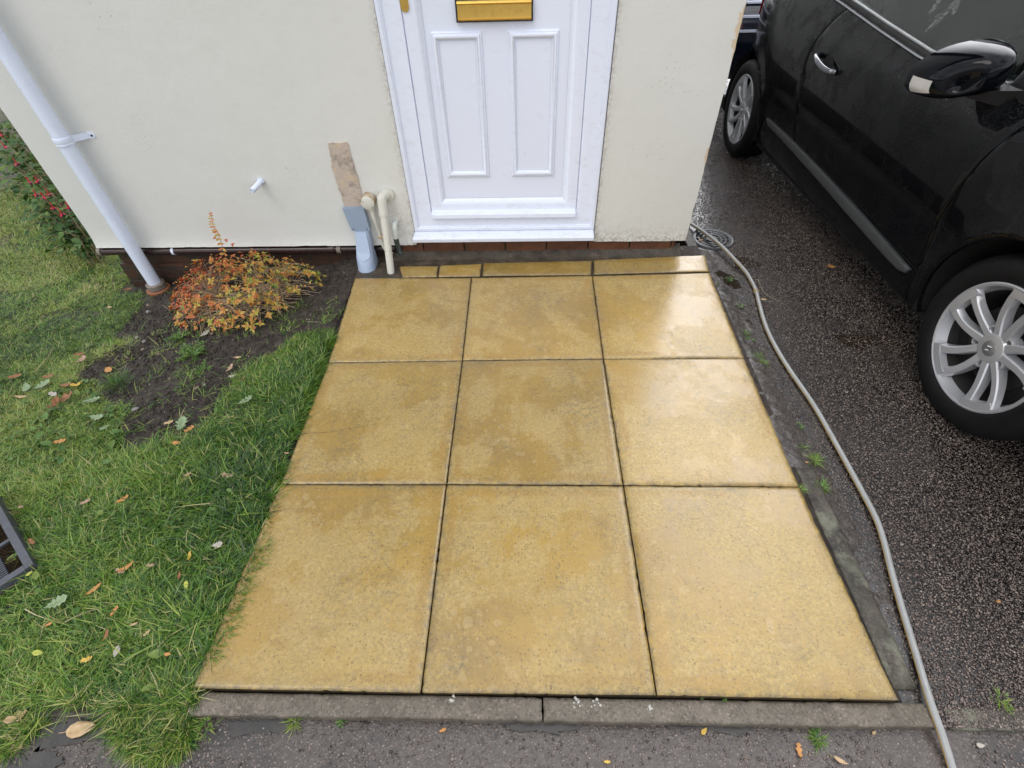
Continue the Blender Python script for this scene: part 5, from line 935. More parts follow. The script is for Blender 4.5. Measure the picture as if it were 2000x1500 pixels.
def scraper():
    c = ground_pt(65, 1101, .002); d1 = Vector((-.265, .208, 0)).normalized(); d2 = Vector((-d1.y, d1.x, 0)); 
    if d2.y > 0: d2 = -d2
    t = thing('boot_scraper_tray', tuple(c), 'dark grey boot scraper tray with brown bristles lying on the lawn', 'boot scraper'); GRY = simple('worn_grey_plastic', (.075, .08, .095), .5, var=.35, sc=60, bumpd=.001)
    L_, W_ = .42, .27; z1 = .002; P = lambda a, b, z: (c.x + d1.x * a + d2.x * b, c.y + d1.y * a + d2.y * b, z)
    def bar(bm, a0, a1, b0, b1, za, zb): hexa(bm, [P(a0, b0, za), P(a1, b0, za), P(a1, b1, za), P(a0, b1, za), P(a0, b0, zb), P(a1, b0, zb), P(a1, b1, zb), P(a0, b1, zb)])
    bm = bmesh.new(); fr = .022; bar(bm, 0, L_, 0, fr, -.055, z1); bar(bm, 0, L_, W_ - fr, W_, -.035, z1); bar(bm, 0, fr, fr + .001, W_ - fr - .001, -.035, z1 - .001); bar(bm, L_ - fr, L_, fr + .001, W_ - fr - .001, -.035, z1 - .001); bmobj('frame', bm, GRY, t, bevel=.002)
    bm = bmesh.new(); bar(bm, fr + .001, L_ - fr - .001, fr + .001, W_ - fr - .001, -.054, -.034); bmobj('tray', bm, BLACKP, t)
    bm = bmesh.new(); bar(bm, .165, .177, fr + .001, .064, -.034, -.010); bar(bm, .165, .177, .152, .196, -.034, -.010); bmobj('divider', bm, GRY, t)
    for b0 in (.026, .150):       # bristle strips
        n = 5200; a = rng.uniform(fr + .002, L_ - fr, n); b = rng.uniform(b0, b0 + .036, n); q = np.array([P(0, 0, 0)]) + np.outer(a, d1) + np.outer(b, d2); blades('bristle_strip', q[:, 0], q[:, 1], np.full(n, -.034), rng.uniform(.016, .024, n), rng.uniform(0, 6.3, n), rng.uniform(.02, .4, n), np.full(n, .0014), rng.random(n), BRIS, t, .1)
    for b0 in (.072, .105, .200):
        bm = bmesh.new(); bar(bm, fr + .001, L_ - fr - .001, b0, b0 + .010, -.033, -.020)
        k = fr + .006
        while k < L_ - fr - .006: bar(bm, k, k + .004, b0 - .007, b0 + .017, -.030, -.012); k += .0085
        bmobj('scraper_bar', bm, GRY, t)
BRIS = mat_grass('coir_bristles', ((.02, .012, .007), (.07, .045, .024), (.16, .11, .06)), .7)
scraper()

# ------------------------------------------------------------------ car (s = metres behind the front axle, h = height, x = inboard of the widest side line)
XW = 1.53; TILT = math.atan(.041)
def interp(x, xs, ys): return float(np.interp(x, xs, ys))
def belt(s): return interp(s, [-.9, -.2, .35, .48, 1.06, 1.45, 1.92, 2.4, 3.0, 3.5], [.70, .86, .935, .955, .968, 1.008, 1.062, 1.10, 1.11, 1.08])
RA = 2.752
def side_x(s, h):
    b = belt(s); k = h / b
    x = interp(k, [.10, .2, .28, .36, .45, .60, .75, .84, .90, .95, 1.0, 1.1], [.085, .062, .040, .030, .020, .006, .0, .004, .016, .034, .060, .125])
    if s < -.1: x += .20 * ((-.1 - s) / .8) ** 2.2
    if s > 2.35: x += .235 * (s - 2.35) ** 2
    if 0.30 < s < 2.3:          # door sculpting above the sill
        w_ = min(1, (s - .30) / .35, (2.3 - s) / .35); c = .585 - .02 * (1.75 - s); t = max(0, min(1, (c - h) / .035)); t = t * t * (3 - 2 * t); x += .013 * w_ * t * max(0, min(1, (h - .28) / .15))
        sh = .905 - .03 * max(0, 1.1 - s) ; t = max(0, min(1, (h - sh) / .03)); x += .006 * w_ * t
    for c, r in ((0, .345), (RA, .345)):   # flared lips round the arches
        d = math.hypot(s - c, h - .318)
        if h > .2: x -= .016 * math.exp(-((d - r - .03) / .05) ** 2) * min(1, (h - .2) / .2)
    x -= .012 * math.exp(-((s - RA) / .5) ** 2 - ((h - .78) / .16) ** 2)
    return x
car = empty('parked_car', (XW, .99, -.039), 'black three-door hatchback with silver alloy wheels parked on the wet driveway', 'car'); car.rotation_euler = (-TILT, 0, 0)
CARW = 1.80
def side_panel(name, poly, mat, parent=car, off=0, holes=None, step=.035, thick=.014, mirror=False, xf=side_x, smooth_in=True, ends=.004):
    """a body panel: an outline in (s, h) filled with triangles and bent to the body side"""
    P = []; n = len(poly)
    for i in range(n):
        a = Vector(poly[i]); b = Vector(poly[(i + 1) % n]); m = max(1, int((b - a).length / .02))
        for k in range(m): P.append(a.lerp(b, k / m))
    cen = sum(P, Vector((0, 0))) / len(P); inner = []
    for i, p in enumerate(P):
        t = (P[(i + 1) % len(P)] - P[i - 1]); nn = Vector((-t.y, t.x)).normalized() if t.length > 0 else Vector((0, 0)); inner.append((p, nn))
    area = sum(P[i].x * P[(i + 1) % len(P)].y - P[(i + 1) % len(P)].x * P[i].y for i in range(len(P))); sg = 1 if area > 0 else -1
    ring = [p + nn * sg * .006 for p, nn in inner]
    xs = [p.x for p in P]; ys = [p.y for p in P]; gx = np.arange(min(xs), max(xs), step); gy = np.arange(min(ys), max(ys), step * .7); X, Y = np.meshgrid(gx, gy); X = X.ravel(); Y = Y.ravel()
    k = inpoly(X, Y, [(p.x, p.y) for p in P]); X, Y = X[k], Y[k]; Pn = np.array([(p.x, p.y) for p in P])
    keep = [j for j in range(len(X)) if np.min((Pn[:, 0] - X[j]) ** 2 + (Pn[:, 1] - Y[j]) ** 2) > .012 ** 2]
    pts = [Vector((p.x, p.y)) for p in P] + ring + [Vector((X[j], Y[j])) for j in keep]; m = len(P)
    edges = [(i, (i + 1) % m) for i in range(m)]
    vo, eo, fo, ov, oe, of = delaunay_2d_cdt(pts, edges, [], 1, 1e-5)
    src = {}
    for i, o in enumerate(ov):
        for q in o: src[q] = i
    def X3(p, d): x = xf(p.x, p.y) + off + d; return ((CARW - x) if mirror else x, p.x, p.y)
    border = set(src[i] for i in range(m) if i in src); bm = bmesh.new(); V = [bm.verts.new(X3(p, .0025 if i in border else 0)) for i, p in enumerate(vo)]
    for f in fo:
        try: bm.faces.new([V[i] for i in f])
        except ValueError: pass
    B = [src[i] for i in range(m)]; W_ = [bm.verts.new(X3(vo[i], thick)) for i in B]
    for i in range(m):
        try: bm.faces.new((V[B[i]], V[B[(i + 1) % m]], W_[(i + 1) % m], W_[i]))
        except ValueError: pass
    if mat is GLASS: pass
    return bmobj(name, bm, mat, parent, smooth=True, world=False)
def arc(c, r, a0, a1, n=22): return [(c + r * math.cos(math.radians(a0 + (a1 - a0) * i / n)), .318 + r * math.sin(math.radians(a0 + (a1 - a0) * i / n))) for i in range(n + 1)]
def curve2(pts, k=6): return [(p.x, p.y) for p in catmull([(a, b, 0) for a, b in pts], k)]
G = .0025
fgap = curve2([(.385, .96), (.412, .885), (.430, .81), (.450, .714), (.464, .61), (.466, .53), (.458, .45), (.452, .395)], 5)     # front edge of the door, from the top
rgap = curve2([(1.935, 1.056), (1.815, 1.035), (1.838, .985), (1.888, .90), (1.920, .79), (1.890, .65), (1.842, .50), (1.80, .408)], 5)
rgap = curve2([(1.795, 1.045), (1.842, .985), (1.888, .90), (1.915, .79), (1.885, .65), (1.842, .50), (1.80, .412)], 5)
beltp = [(s, belt(s) - .002) for s in np.linspace(.47, 1.77, 22)]
for mir in (False, True):
    door_poly = [(a + G, b) for a, b in fgap[::-1]] + [(s, h) for s, h in beltp] + [(a - G, b) for a, b in rgap] + [(s, .405 - .045 * (1.80 - s) / 1.34 * 1.0) for s in np.linspace(1.78, .47, 20)]
    dr = side_panel('car_door', door_poly, PAINT, mirror=mir)
    fen = [(a - G, b) for a, b in fgap[3:]] + [(.44, .20)] + [(.385, .20)] + arc(0, .368, -15, 195)[0:] + [(-.42, .20), (-.86, .24), (-.90, .55), (-.86, .695), (-.5, .80), (-.2, .868), (.15, .915), (.36, .935)]
    side_panel('front_wing', fen, PAINT, mirror=mir)
    qtr = [(a + G, b) for a, b in rgap[::-1]] + [(s, belt(s) + .0) for s in np.linspace(1.80, 3.45, 30)] + [(3.50, .95), (3.50, .60), (3.48, .30), (3.2, .25)] + arc(RA, .368, -12, 192) + [(2.36, .25), (2.30, .40)] + [(1.83, .405)]
    side_panel('rear_quarter', qtr, PAINT, mirror=mir)
    side_panel('sill', [(.455, .20), (2.36, .22), (2.30, .392), (1.8, .400), (.47, .352), (.45, .35)], PAINT, mirror=mir, off=.004)
    side_panel('sill_trim', curve2([(.485, .337), (1.0, .371), (1.5, .394), (1.95, .408), (2.215, .413), (2.245, .402)], 6) + curve2([(2.20, .376), (1.9, .362), (1.45, .343), (1.0, .318), (.6, .300), (.50, .312)], 6), SATIN, mirror=mir, off=-.010, step=.02, thick=.02)
    # glass and its trims
    def gx(s, h): b = belt(s); return .066 + (h - b) * .52 + side_x(s, b) - .06
    top = curve2([(.50, 1.02), (.78, 1.20), (1.10, 1.36), (1.5, 1.395), (1.92, 1.385)], 5)
    side_panel('door_glass', [(s, belt(s) + .030) for s in np.linspace(.62, 1.90, 20)] + [(1.965, 1.385)] + top[::-1][:-3] , GLASS, mirror=mir, xf=gx, off=.004, thick=.004)
    side_panel('quarter_glass', [(1.98, belt(1.98) + .03), (2.55, 1.15), (2.62, 1.22), (2.4, 1.34), (2.02, 1.385)], GLASS, mirror=mir, xf=gx, off=.004, thick=.004)
    side_panel('belt_trim', [(s, belt(s)) for s in np.linspace(.56, 2.5, 30)] + [(s, belt(s) + .0055) for s in np.linspace(2.5, .56, 30)], TRIMC, mirror=mir, off=-.012, step=.02, thick=.03)
    side_panel('window_seal', [(s, belt(s) + .0060) for s in np.linspace(.56, 2.5, 30)] + [(s, belt(s) + .024) for s in np.linspace(2.5, .56, 30)], MATTE, mirror=mir, off=-.004, step=.02, thick=.03)
    side_panel('glass_trim', [(s, belt(s) + .0245) for s in np.linspace(.60, 2.5, 30)] + [(s, belt(s) + .0315) for s in np.linspace(2.5, .60, 30)], SATIN if mir else simple('bright_seal_trim', (.16, .17, .17), .4, metal=.3), mirror=mir, xf=gx, off=-.006, step=.02, thick=.03)
    side_panel('mirror_corner', [(.395, belt(.40) + .004), (.59, belt(.6) + .012), (.60, 1.045), (.54, 1.03)], BLACKP, mirror=mir, xf=gx, off=-.004, thick=.01)
    side_panel('roof_pillar', [(.36, .95), (.50, 1.045), (.78, 1.225), (1.10, 1.385), (1.5, 1.425), (2.0, 1.41), (2.5, 1.345), (2.9, 1.24), (3.1, 1.12), (2.62, 1.13), (2.66, 1.22), (2.42, 1.35), (2.0, 1.392), (1.5, 1.402), (1.10, 1.365), (.78, 1.205), (.50, 1.025)], PAINT, mirror=mir, xf=gx, off=0, step=.05)
    # dark inner skin behind the gaps and round the arches
    inn = [(-.85, .26)] + [(-.375, .22)] + arc(0, .372, 195, -15)[1:-1] + [(.39, .19), (2.36, .21)] + arc(RA, .372, 192, -12)[1:-1] + [(3.2, .27), (3.42, .30), (3.44, .9), (3.4, 1.03)] + [(s, belt(s) - .02) for s in np.linspace(3.3, .2, 20)] + [(-.2, .84), (-.8, .68)]
    side_panel('inner_shell', inn, MATTE, mirror=mir, off=.016, step=.08, thick=.02)
    for c, nm in ((0, 'front'), (RA, 'rear')):
        bm = bmesh.new(); A = arc(c, .374, 195, -15, 26); f = lambda x: (CARW - x) if mir else x
        a = [bm.verts.new((f(.03), s, h)) for s, h in A]; b = [bm.verts.new((f(.36), s, h)) for s, h in A]
        for i in range(len(A) - 1): bm.faces.new((a[i], a[i + 1], b[i + 1], b[i]))
        bm.faces.new(b); bmobj('wheel_arch_liner', bm, MATTE, car, world=False)
def cmesh(name, rows, mat, parent=car, smooth=True):
    bm = bmesh.new(); R_ = [[bm.verts.new(p) for p in r] for r in rows]
    for a, b in zip(R_, R_[1:]):
        for k in range(len(a) - 1): bm.faces.new((a[k], a[k + 1], b[k + 1], b[k]))
    return bmobj(name, bm, mat, parent, smooth=smooth, world=False)
def cross(s, xl, zl, zc, n=13): return [(xl + (CARW - 2 * xl) * k / (n - 1), s - .10 * (1 - (2 * k / (n - 1) - 1) ** 2) * (1 if s < 1 else -.6 if s > 2.6 else 0), zl + (zc - zl) * (1 - abs(2 * k / (n - 1) - 1) ** 2.6)) for k in range(n)]
cmesh('bonnet', [cross(s, side_x(s, belt(s)) + .01, belt(s) - .01, belt(s) + .045) for s in (-.80, -.6, -.3, 0, .2, .35)], PAINT)
cmesh('windscreen', [cross(.36, .10, .95, .985), cross(.80, .19, 1.21, 1.235), cross(1.12, .265, 1.375, 1.41)], GLASS)
cmesh('roof_skin', [cross(s, .285, z, z + .035) for s, z in ((1.12, 1.385), (1.5, 1.425), (2.0, 1.41), (2.5, 1.35), (2.75, 1.29))], PAINT)
cmesh('rear_window', [cross(2.77, .285, 1.285, 1.32), cross(3.12, .24, 1.08, 1.12)], GLASS)
cmesh('tailgate', [cross(3.13, .22, 1.08, 1.11), cross(3.30, .25, 1.02, 1.04), cross(3.42, .28, .80, .80), cross(3.47, .30, .60, .60)], PAINT)
cmesh('rear_bumper', [cross(3.47, .28, .595, .595), cross(3.52, .27, .5, .5), cross(3.50, .28, .25, .25)], PAINT)
cmesh('front_bumper', [cross(-.805, .20, .70, .735), cross(-.85, .22, .66, .67), cross(-.885, .215, .55, .55), cross(-.885, .215, .35, .35), cross(-.85, .22, .20, .20)], PAINT)
bm = bmesh.new(); box(bm, .10, CARW - .10, -.75, 3.4, .17, .26); box(bm, .40, CARW - .40, -.7, 3.3, .26, .50); bmobj('underbody', bm, MATTE, car, world=False)
for x0 in (.22, 1.0):
    bm = bmesh.new(); box(bm, x0, x0 + .52, 1.15, 1.65, .50, .62); hexa(bm, [(x0 + .02, 1.55, .62), (x0 + .50, 1.55, .62), (x0 + .50, 1.72, .62), (x0 + .02, 1.72, .62), (x0 + .06, 1.78, 1.16), (x0 + .46, 1.78, 1.16), (x0 + .46, 1.88, 1.16), (x0 + .06, 1.88, 1.16)]); hexa(bm, [(x0 + .14, 1.80, 1.18), (x0 + .38, 1.80, 1.18), (x0 + .38, 1.88, 1.18), (x0 + .14, 1.88, 1.18), (x0 + .15, 1.83, 1.33), (x0 + .37, 1.83, 1.33), (x0 + .37, 1.90, 1.33), (x0 + .15, 1.90, 1.33)])
    bmobj('seat', bm, SEATM, car, bevel=.03, seg=3, smooth=True, world=False)
bm = bmesh.new(); box(bm, .12, CARW - .12, .45, .85, .60, .93); bmobj('dashboard', bm, SEATM, car, bevel=.05, seg=3, smooth=True, world=False)
bm = bmesh.new(); lathe(bm, [(.165 + .014 * math.cos(t), .014 * math.sin(t)) for t in np.linspace(0, 2 * PI, 9)[:-1]], (0, 0, 0), 'Z', 32, close=True); tube(bm, [(-.16, 0, 0), (.16, 0, 0)], .015, 6); bmesh.ops.transform(bm, matrix=Matrix.Translation((.46, 1.02, .90)) @ Matrix.Rotation(math.radians(62), 4, 'X'), verts=bm.verts); bmobj('steering_wheel', bm, BLACKP, car, smooth=True, world=False)
bm = bmesh.new(); box(bm, .075, .115, .65, 1.85, .93, .985); bmobj('door_card', bm, SEATM, car, bevel=.01, world=False)

# wheels
def wheel_parts():
    """meshes round the origin, outer face towards -x"""
    out = {}
    bm = bmesh.new(); prof = [(.224, .012), (.232, .004), (.240, -.001), (.262, -.005), (.286, -.003), (.303, .008), (.3165, .028), (.3185, .05), (.3185, .16), (.312, .188), (.29, .203), (.232, .205), (.224, .19)]
    lathe(bm, [(r, h) for r, h in prof], (0, 0, 0), 'X', 96, close=True)
    for k in range(96):
        a = 2 * PI * k / 96
        for x0 in (.034, .085, .125):
            c = Vector((x0, .3188 * math.cos(a), .3188 * math.sin(a)))
    me = bpy.data.meshes.new('tyre'); bmesh.ops.recalc_face_normals(bm, faces=bm.faces); bm.to_mesh(me); bm.free(); shade(me, .6); me.materials.append(RUBBER); out['tyre'] = me
    bm = bmesh.new(); lathe(bm, [(.2275, .013), (.2265, .006), (.2215, .004), (.214, .007), (.2115, .014), (.207, .026), (.200, .042), (.203, .044), (.218, .03), (.222, .02)], (0, 0, 0), 'X', 96, close=True)
    # spokes: ten blades in five leaning pairs
    def spoke(th, swa, swb, joinside):
        N = 11; rows = []
        for i in range(N):
            t = i / (N - 1); r = .040 + (.213 - .040) * t; a = th + swa + (swb - swa) * t - math.radians(5.5) * math.sin(PI * t ** .8); wdt = .0285 - .004 * math.sin(PI * t) + .006 * max(0, t - .7) * 3.3
            front = .030 - .026 * math.sin(PI * .5 * t ** .8) * 1.0 + .0; front = .028 - .021 * t; dep = .020 + .014 * (1 - t)
            c = Vector((math.cos(a), math.sin(a))); nrm = Vector((-c.y, c.x)); p = c * r
            l, rr = p - nrm * wdt * .5, p + nrm * wdt * .5; l2, r2 = p - nrm * (wdt * .5 + .005), p + nrm * (wdt * .5 + .005)
            rows.append([(front + dep, l2.x, l2.y), (front + .004, l.x - nrm.x * .001, l.y - nrm.y * .001), (front, l.x + nrm.x * .003, l.y + nrm.y * .003), (front, rr.x - nrm.x * .003, rr.y - nrm.y * .003), (front + .004, rr.x + nrm.x * .001, rr.y + nrm.y * .001), (front + dep, r2.x, r2.y)])
        R_ = [[bm.verts.new(q) for q in row] for row in rows]
        for A, B in zip(R_, R_[1:]):
            for k in range(5): bm.faces.new((A[k], A[k + 1], B[k + 1], B[k]))
            bm.faces.new((A[5], A[0], B[0], B[5]))
        bm.faces.new(R_[0]); bm.faces.new(R_[-1])
    for k in range(5):
        th = math.radians(88 + 72 * k)
        spoke(th, math.radians(-15), math.radians(-8), 1); spoke(th, math.radians(20), math.radians(18), -1)
        # the flat web joining each pair at the rim
        A = [];
        for i in range(9):
            a = th + math.radians(-12 + 34 * i / 8)
            A.append([(.0076, .190 * math.cos(a), .190 * math.sin(a)), (.0058, .2165 * math.cos(a), .2165 * math.sin(a)), (.030, .2165 * math.cos(a), .2165 * math.sin(a)), (.032, .186 * math.cos(a), .186 * math.sin(a))])
        R_ = [[bm.verts.new(q) for q in row] for row in A]
        for B, C_ in zip(R_, R_[1:]):
            for j in range(4): bm.faces.new((B[j], B[(j + 1) % 4], C_[(j + 1) % 4], C_[j]))
        bm.faces.new(R_[0]); bm.faces.new(R_[-1])
    lathe(bm, [(0.0, .0235), (.040, .0235), (.050, .0255), (.055, .032), (.056, .06), (0, .06)], (0, 0, 0), 'X', 60)
    # bosses carrying the bolt holes
    for k in range(5):
        a = math.radians(88 + 72 * k + 39.5); c = Vector((0, .0625 * math.cos(a), .0625 * math.sin(a))); lathe(bm, [(.0118, .060), (.0118, .032), (.0125, .0265), (.0175, .0265), (.021, .034), (.022, .06)], c, 'X', 22)
    me = bpy.data.meshes.new('rim'); bmesh.ops.recalc_face_normals(bm, faces=bm.faces); bm.to_mesh(me); bm.free(); shade(me, .55); me.materials.append(ALLOY); out['rim'] = me
    bm = bmesh.new(); lathe(bm, [(0, .0205), (.024, .0205), (.0275, .0225), (.028, .026), (0, .026)], (0, 0, 0), 'X', 40); me = bpy.data.meshes.new('centre_cap'); bm.to_mesh(me); bm.free(); shade(me); me.materials.append(simple('dark_silver_cap', (.28, .28, .28), .35, metal=.6)); out['centre_cap'] = me
    bm = bmesh.new(); lathe(bm, [(.199, .045), (.194, .10), (.19, .17), (.218, .19), (.225, .16), (.216, .046)], (0, 0, 0), 'X', 80, close=True); me = bpy.data.meshes.new('wheel_barrel'); bmesh.ops.recalc_face_normals(bm, faces=bm.faces); bm.to_mesh(me); bm.free(); shade(me); me.materials.append(simple('dark_barrel', (.035, .034, .033), .6)); out['wheel_barrel'] = me  # inner barrel coloured nearly black, far darker than the silver rim
    # lozenge badge: a hollow diamond
    bm = bmesh.new(); O = [(0, .018), (.0115, .0), (0, -.018), (-.0115, 0)]; I = [(0, .0085), (.0048, 0), (0, -.0085), (-.0048, 0)]; rot = math.radians(38); ro = lambda p: (p[0] * math.cos(rot) - p[1] * math.sin(rot), p[0] * math.sin(rot) + p[1] * math.cos(rot))
    o_, i_, m_ = [[bm.verts.new((x, *ro(q))) for q in S_] for S_, x in ((O, .0203), (I, .0203), ([((a[0] + b[0]) / 2, (a[1] + b[1]) / 2) for a, b in zip(O, I)], .0178))]
    for k in range(4): bm.faces.new((o_[k], o_[(k + 1) % 4], m_[(k + 1) % 4], m_[k])); bm.faces.new((m_[k], m_[(k + 1) % 4], i_[(k + 1) % 4], i_[k]))
    me = bpy.data.meshes.new('badge'); bm.to_mesh(me); bm.free(); me.materials.append(CHROME); out['badge'] = me
    bm = bmesh.new(); lathe(bm, [(0, .075), (.145, .075), (.145, .10), (0, .10)], (0, 0, 0), 'X', 48); me = bpy.data.meshes.new('brake_disc'); bm.to_mesh(me); bm.free(); shade(me); me.materials.append(simple('rusty_disc', (.02, .019, .018), .6, metal=.2)); out['brake_disc'] = me
    bm = bmesh.new()
    for k in range(5):
        a = math.radians(88 + 72 * k + 39.5); c = Vector((0, .0625 * math.cos(a), .0625 * math.sin(a))); lathe(bm, [(0, .040), (.0075, .040), (.0114, .044), (.0114, .06), (0, .06)], c, 'X', 12)
    me = bpy.data.meshes.new('wheel_bolts'); bm.to_mesh(me); bm.free(); me.materials.append(BLACKP); out['wheel_bolts'] = me
    return out
WPT = wheel_parts()
for i, (x, s, rot, fl) in enumerate(((.022, 0, 0, 0), (.022, RA, 31, 0), (CARW - .022, 0, 12, 1), (CARW - .022, RA, 50, 1))):
    w_ = bpy.data.objects.new('wheel', None); COL.objects.link(w_); w_.parent = car; w_.location = (x, s, .3185); w_.rotation_euler = (math.radians(rot), 0, PI if fl else 0)
    for nm, me in WPT.items(): o = bpy.data.objects.new(nm, me); COL.objects.link(o); o.parent = w_

# handle, cup, fuel flap, mirror
hc = Vector((0, 1.672, .832))
bm = bmesh.new(); pl = [(hc.y + .052 * math.cos(t) * (1 + 0 * t), hc.z + .034 * math.sin(t)) for t in np.linspace(0, 2 * PI, 30)[:-1]]
prism(bm, [(side_x(a, b) - .0015, a, b) for a, b in pl], (.004, 0, 0)); bmobj('handle_recess', bm, MATTE, car, world=False)
bm = bmesh.new(); pth = catmull([(side_x(1.79, .845) - .004, 1.795, .845), (side_x(1.76, .845) - .030, 1.765, .845), (-.044, 1.70, .838), (-.042, 1.64, .826), (-.030, 1.585, .818), (side_x(1.57, .815) - .003, 1.565, .816)], 8); tube(bm, pth, [.0115 + .002 * math.sin(PI * i / (len(pth) - 1)) for i in range(len(pth))], 14)
for v in bm.verts: v.co.z = .832 + (v.co.z - .832) * 1.15
bmobj('door_handle', bm, simple('handle_grey', (.10, .105, .12), .16, metal=.6, coat=1), car, smooth=True, world=False)
bm = bmesh.new(); fc = (2.80, .915); ring = [(fc[0] + .098 * math.cos(t) * (1 - .12 * abs(math.sin(t)) ** 4), fc[1] + .082 * math.sin(t)) for t in np.linspace(0, 2 * PI, 49)[:-1]]
A = [bm.verts.new((side_x(a, b) - .0012, a, b)) for a, b in ring]; B = [bm.verts.new((side_x(fc[0] + (a - fc[0]) * .965, fc[1] + (b - fc[1]) * .965) - .0012, fc[0] + (a - fc[0]) * .965, fc[1] + (b - fc[1]) * .965)) for a, b in ring]
for i in range(48): bm.faces.new((A[i], A[(i + 1) % 48], B[(i + 1) % 48], B[i]))
bmobj('fuel_flap_gap', bm, MATTE, car, world=False)
def wing_mirror(sgn=1):
    f = (lambda x: x) if sgn == 1 else (lambda x: CARW - x)
    c = Vector((-.048, .638, 1.018)); ax_, ay_, az_ = .130, .118, .080
    def pt(u, w, k=1.0):      # u round the rim, w from the back edge (0) to the nose (1)
        cu, su = math.cos(u), math.sin(u); e = .60 if su < 0 or cu > 0 else .74; X_ = math.copysign(abs(cu) ** e, cu); Z_ = math.copysign(abs(su) ** e, su); ph = w * PI / 2; r = math.cos(ph) ** .62; d = math.sin(ph)
        tap = 1 - .22 * max(0, -X_) ** 2      # the outboard end is lower
        return Vector((f(c.x + ax_ * X_ * r * k), c.y + .05 - ay_ * d * 1.25 + .05 * max(0, -X_), c.z + az_ * Z_ * r * k * tap - .020 * max(0, -X_) + .012 * X_))
    bm = bmesh.new(); N, Mv = 40, 16; rows = [[bm.verts.new(pt(2 * PI * i / N, j / Mv)) for i in range(N)] for j in range(Mv)]; tip = bm.verts.new(pt(0, 1))
    for a, b in zip(rows, rows[1:]):
        for i in range(N): bm.faces.new((a[i], a[(i + 1) % N], b[(i + 1) % N], b[i]))
    for i in range(N): bm.faces.new((rows[-1][i], rows[-1][(i + 1) % N], tip))
    bk = [bm.verts.new(pt(2 * PI * i / N, 0, .9) + Vector((0, .006, 0))) for i in range(N)]
    for i in range(N): bm.faces.new((rows[0][i], rows[0][(i + 1) % N], bk[(i + 1) % N], bk[i]))
    bm.faces.new(bk); m = bmobj('wing_mirror', bm, simple('glossy_black_mirror_cap', (.002, .0025, .0045), .05, spec=.22), car, smooth=True, world=False)
    # indicator lens wrapped round the outboard lower front
    bm = bmesh.new(); us = np.linspace(PI * 1.0, PI * 1.17, 9); vs = np.linspace(.12, .50, 10); R_ = []
    for j, w in enumerate(vs):
        R_.append([bm.verts.new(pt(PI * (.985 + .03 * 0) + (u - PI) * (1.25 - .5 * w), w, 1.012) + Vector((0, -.002, 0))) for u in us])
    for a, b in zip(R_, R_[1:]):
        for k in range(8): bm.faces.new((a[k], a[k + 1], b[k + 1], b[k]))
    bmobj('indicator_lens', bm, LAMPW, m, smooth=True, world=False)
    bm = bmesh.new(); hexa(bm, [(f(-.03), .60, .945), (f(.08), .53, .925), (f(.08), .66, .925), (f(-.03), .69, .945), (f(-.05), .59, .968), (f(.085), .52, .985), (f(.085), .67, .985), (f(-.05), .69, .968)]); bmobj('mirror_arm', bm, BLACKP, m, bevel=.010, seg=3, smooth=True, world=False)
wing_mirror(1); wing_mirror(-1)
# lights at both ends
for f in (lambda x: x, lambda x: CARW - x):
    rows = [[(f(.235 + .30 * k / 6), s0 - .10 * (1 - (1 - 2 * (.015 + .30 * k / 6) / 1.36) ** 2) - .012, h + .02 * (1 - k / 6)) for k in range(7)] for h, s0 in ((.575, -.882), (.62, -.868), (.655, -.852))]; cmesh('headlamp', rows, LAMPW)
    rows = [[(f(.24 + .3 * k / 6), 3.46 - .05 * (1 - k / 6) + .02, h) for k in range(7)] for h in (.80, .88, .96)]; cmesh('tail_lamp', rows, simple('red_lens', (.35, .01, .01), .1, coat=1))

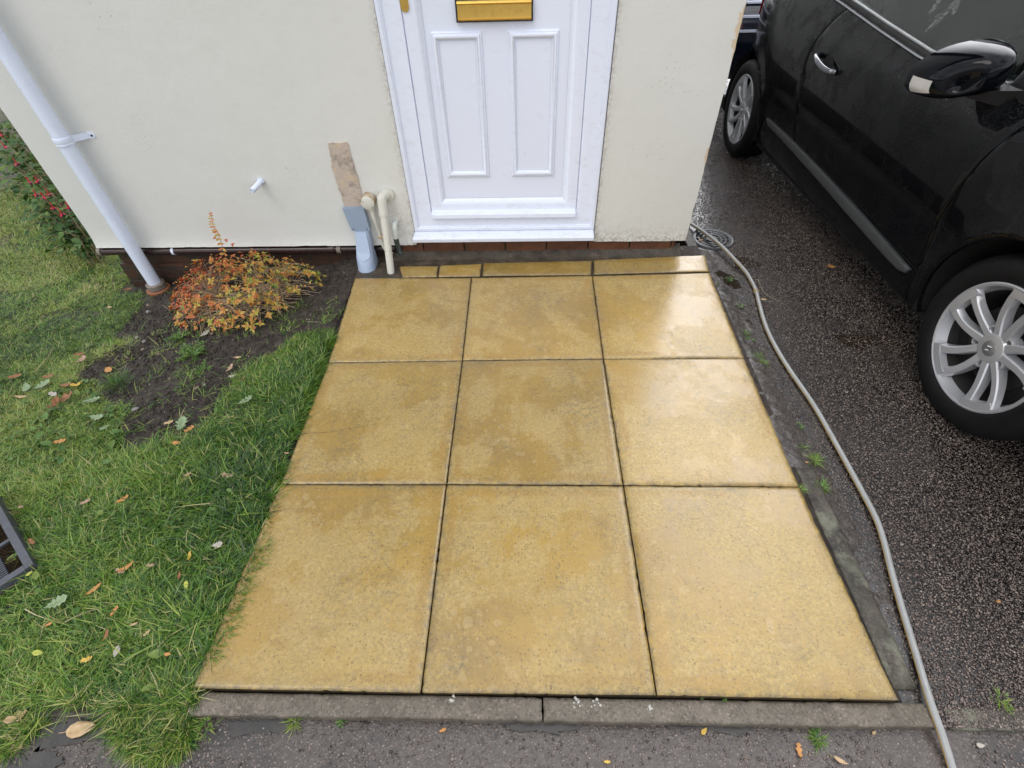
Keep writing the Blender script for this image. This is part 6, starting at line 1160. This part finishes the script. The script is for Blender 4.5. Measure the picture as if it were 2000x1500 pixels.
# second dark car beyond, its front seen past the wall corner
def back_car():
    t = empty('parked_car', (1.95, 5.05, -.21), 'dark blue car nose with bright grille bars, glimpsed behind the black hatchback', 'car'); t.rotation_euler = (0, 0, 0)
    NAVY = simple('navy_paint', (.006, .008, .018), .15, coat=1); o = lambda x, y, z: (x, y, z)
    def sec(s, z0, z1, hw, n=11): return [(hw * (2 * k / (n - 1) - 1), s + .22 * abs(2 * k / (n - 1) - 1) ** 3, 0) for k in range(n)]
    rows = []
    for s, z, hw in ((.02, .22, .80), (-.04, .34, .84), (-.04, .52, .86), (.0, .70, .86), (.10, .80, .85), (.5, .90, .86), (1.05, 1.0, .84)):
        rows.append([(x, y, z + .03 * (1 - (x / hw) ** 2) * (s > .05)) for x, y, _ in sec(s, 0, 0, hw)])
    cmesh('nose', rows, NAVY, t)
    bm = bmesh.new(); hexa(bm, [(-.84, 1.06, 1.0), (.84, 1.06, 1.0), (.84, 1.5, 1.0), (-.84, 1.5, 1.0), (-.66, 1.62, 1.42), (.66, 1.62, 1.42), (.66, 1.7, 1.42), (-.66, 1.7, 1.42)]); bmobj('windscreen', bm, GLASS, t, world=False)
    bm = bmesh.new(); box(bm, -.84, .84, 1.5, 4.0, .25, 1.0); hexa(bm, [(-.84, 1.5, 1.001), (.84, 1.5, 1.001), (.84, 3.9, 1.001), (-.84, 3.9, 1.001), (-.66, 1.7, 1.42), (.66, 1.7, 1.42), (.66, 3.3, 1.42), (-.66, 3.3, 1.42)]); bmobj('cabin', bm, NAVY, t, bevel=.05, seg=3, world=False, smooth=True)
    for x0, x1 in ((-.80, -.50), (.50, .80)): bm = bmesh.new(); hexa(bm, [(x0, .02 + .14 * (x0 < 0), .60), (x1, .02 + .14 * (x0 > 0), .60), (x1, .2, .60), (x0, .2, .60), (x0, .05 + .14 * (x0 < 0), .74), (x1, .05 + .14 * (x0 > 0), .74), (x1, .25, .74), (x0, .25, .74)]); bmobj('headlamp', bm, LAMPW, t, bevel=.01, world=False)
    for k, z in enumerate((.60, .70, .79)): bm = bmesh.new(); box(bm, -.60, .60, (-.045, -.02, .05)[k], (-.02, .02, .09)[k], z, z + .016); bmobj('grille_bar', bm, WPLAS, t, bevel=.003, world=False)
    for x in (-.83, .66):
        for s in (.75, 3.3): bm = bmesh.new(); lathe(bm, [(0, 0), (.22, 0), (.30, .01), (.31, .04), (.31, .17), (0, .17)], (x, s, .31), 'X', 40); bmobj('wheel', bm, RUBBER, t, smooth=True, world=False)
back_car()
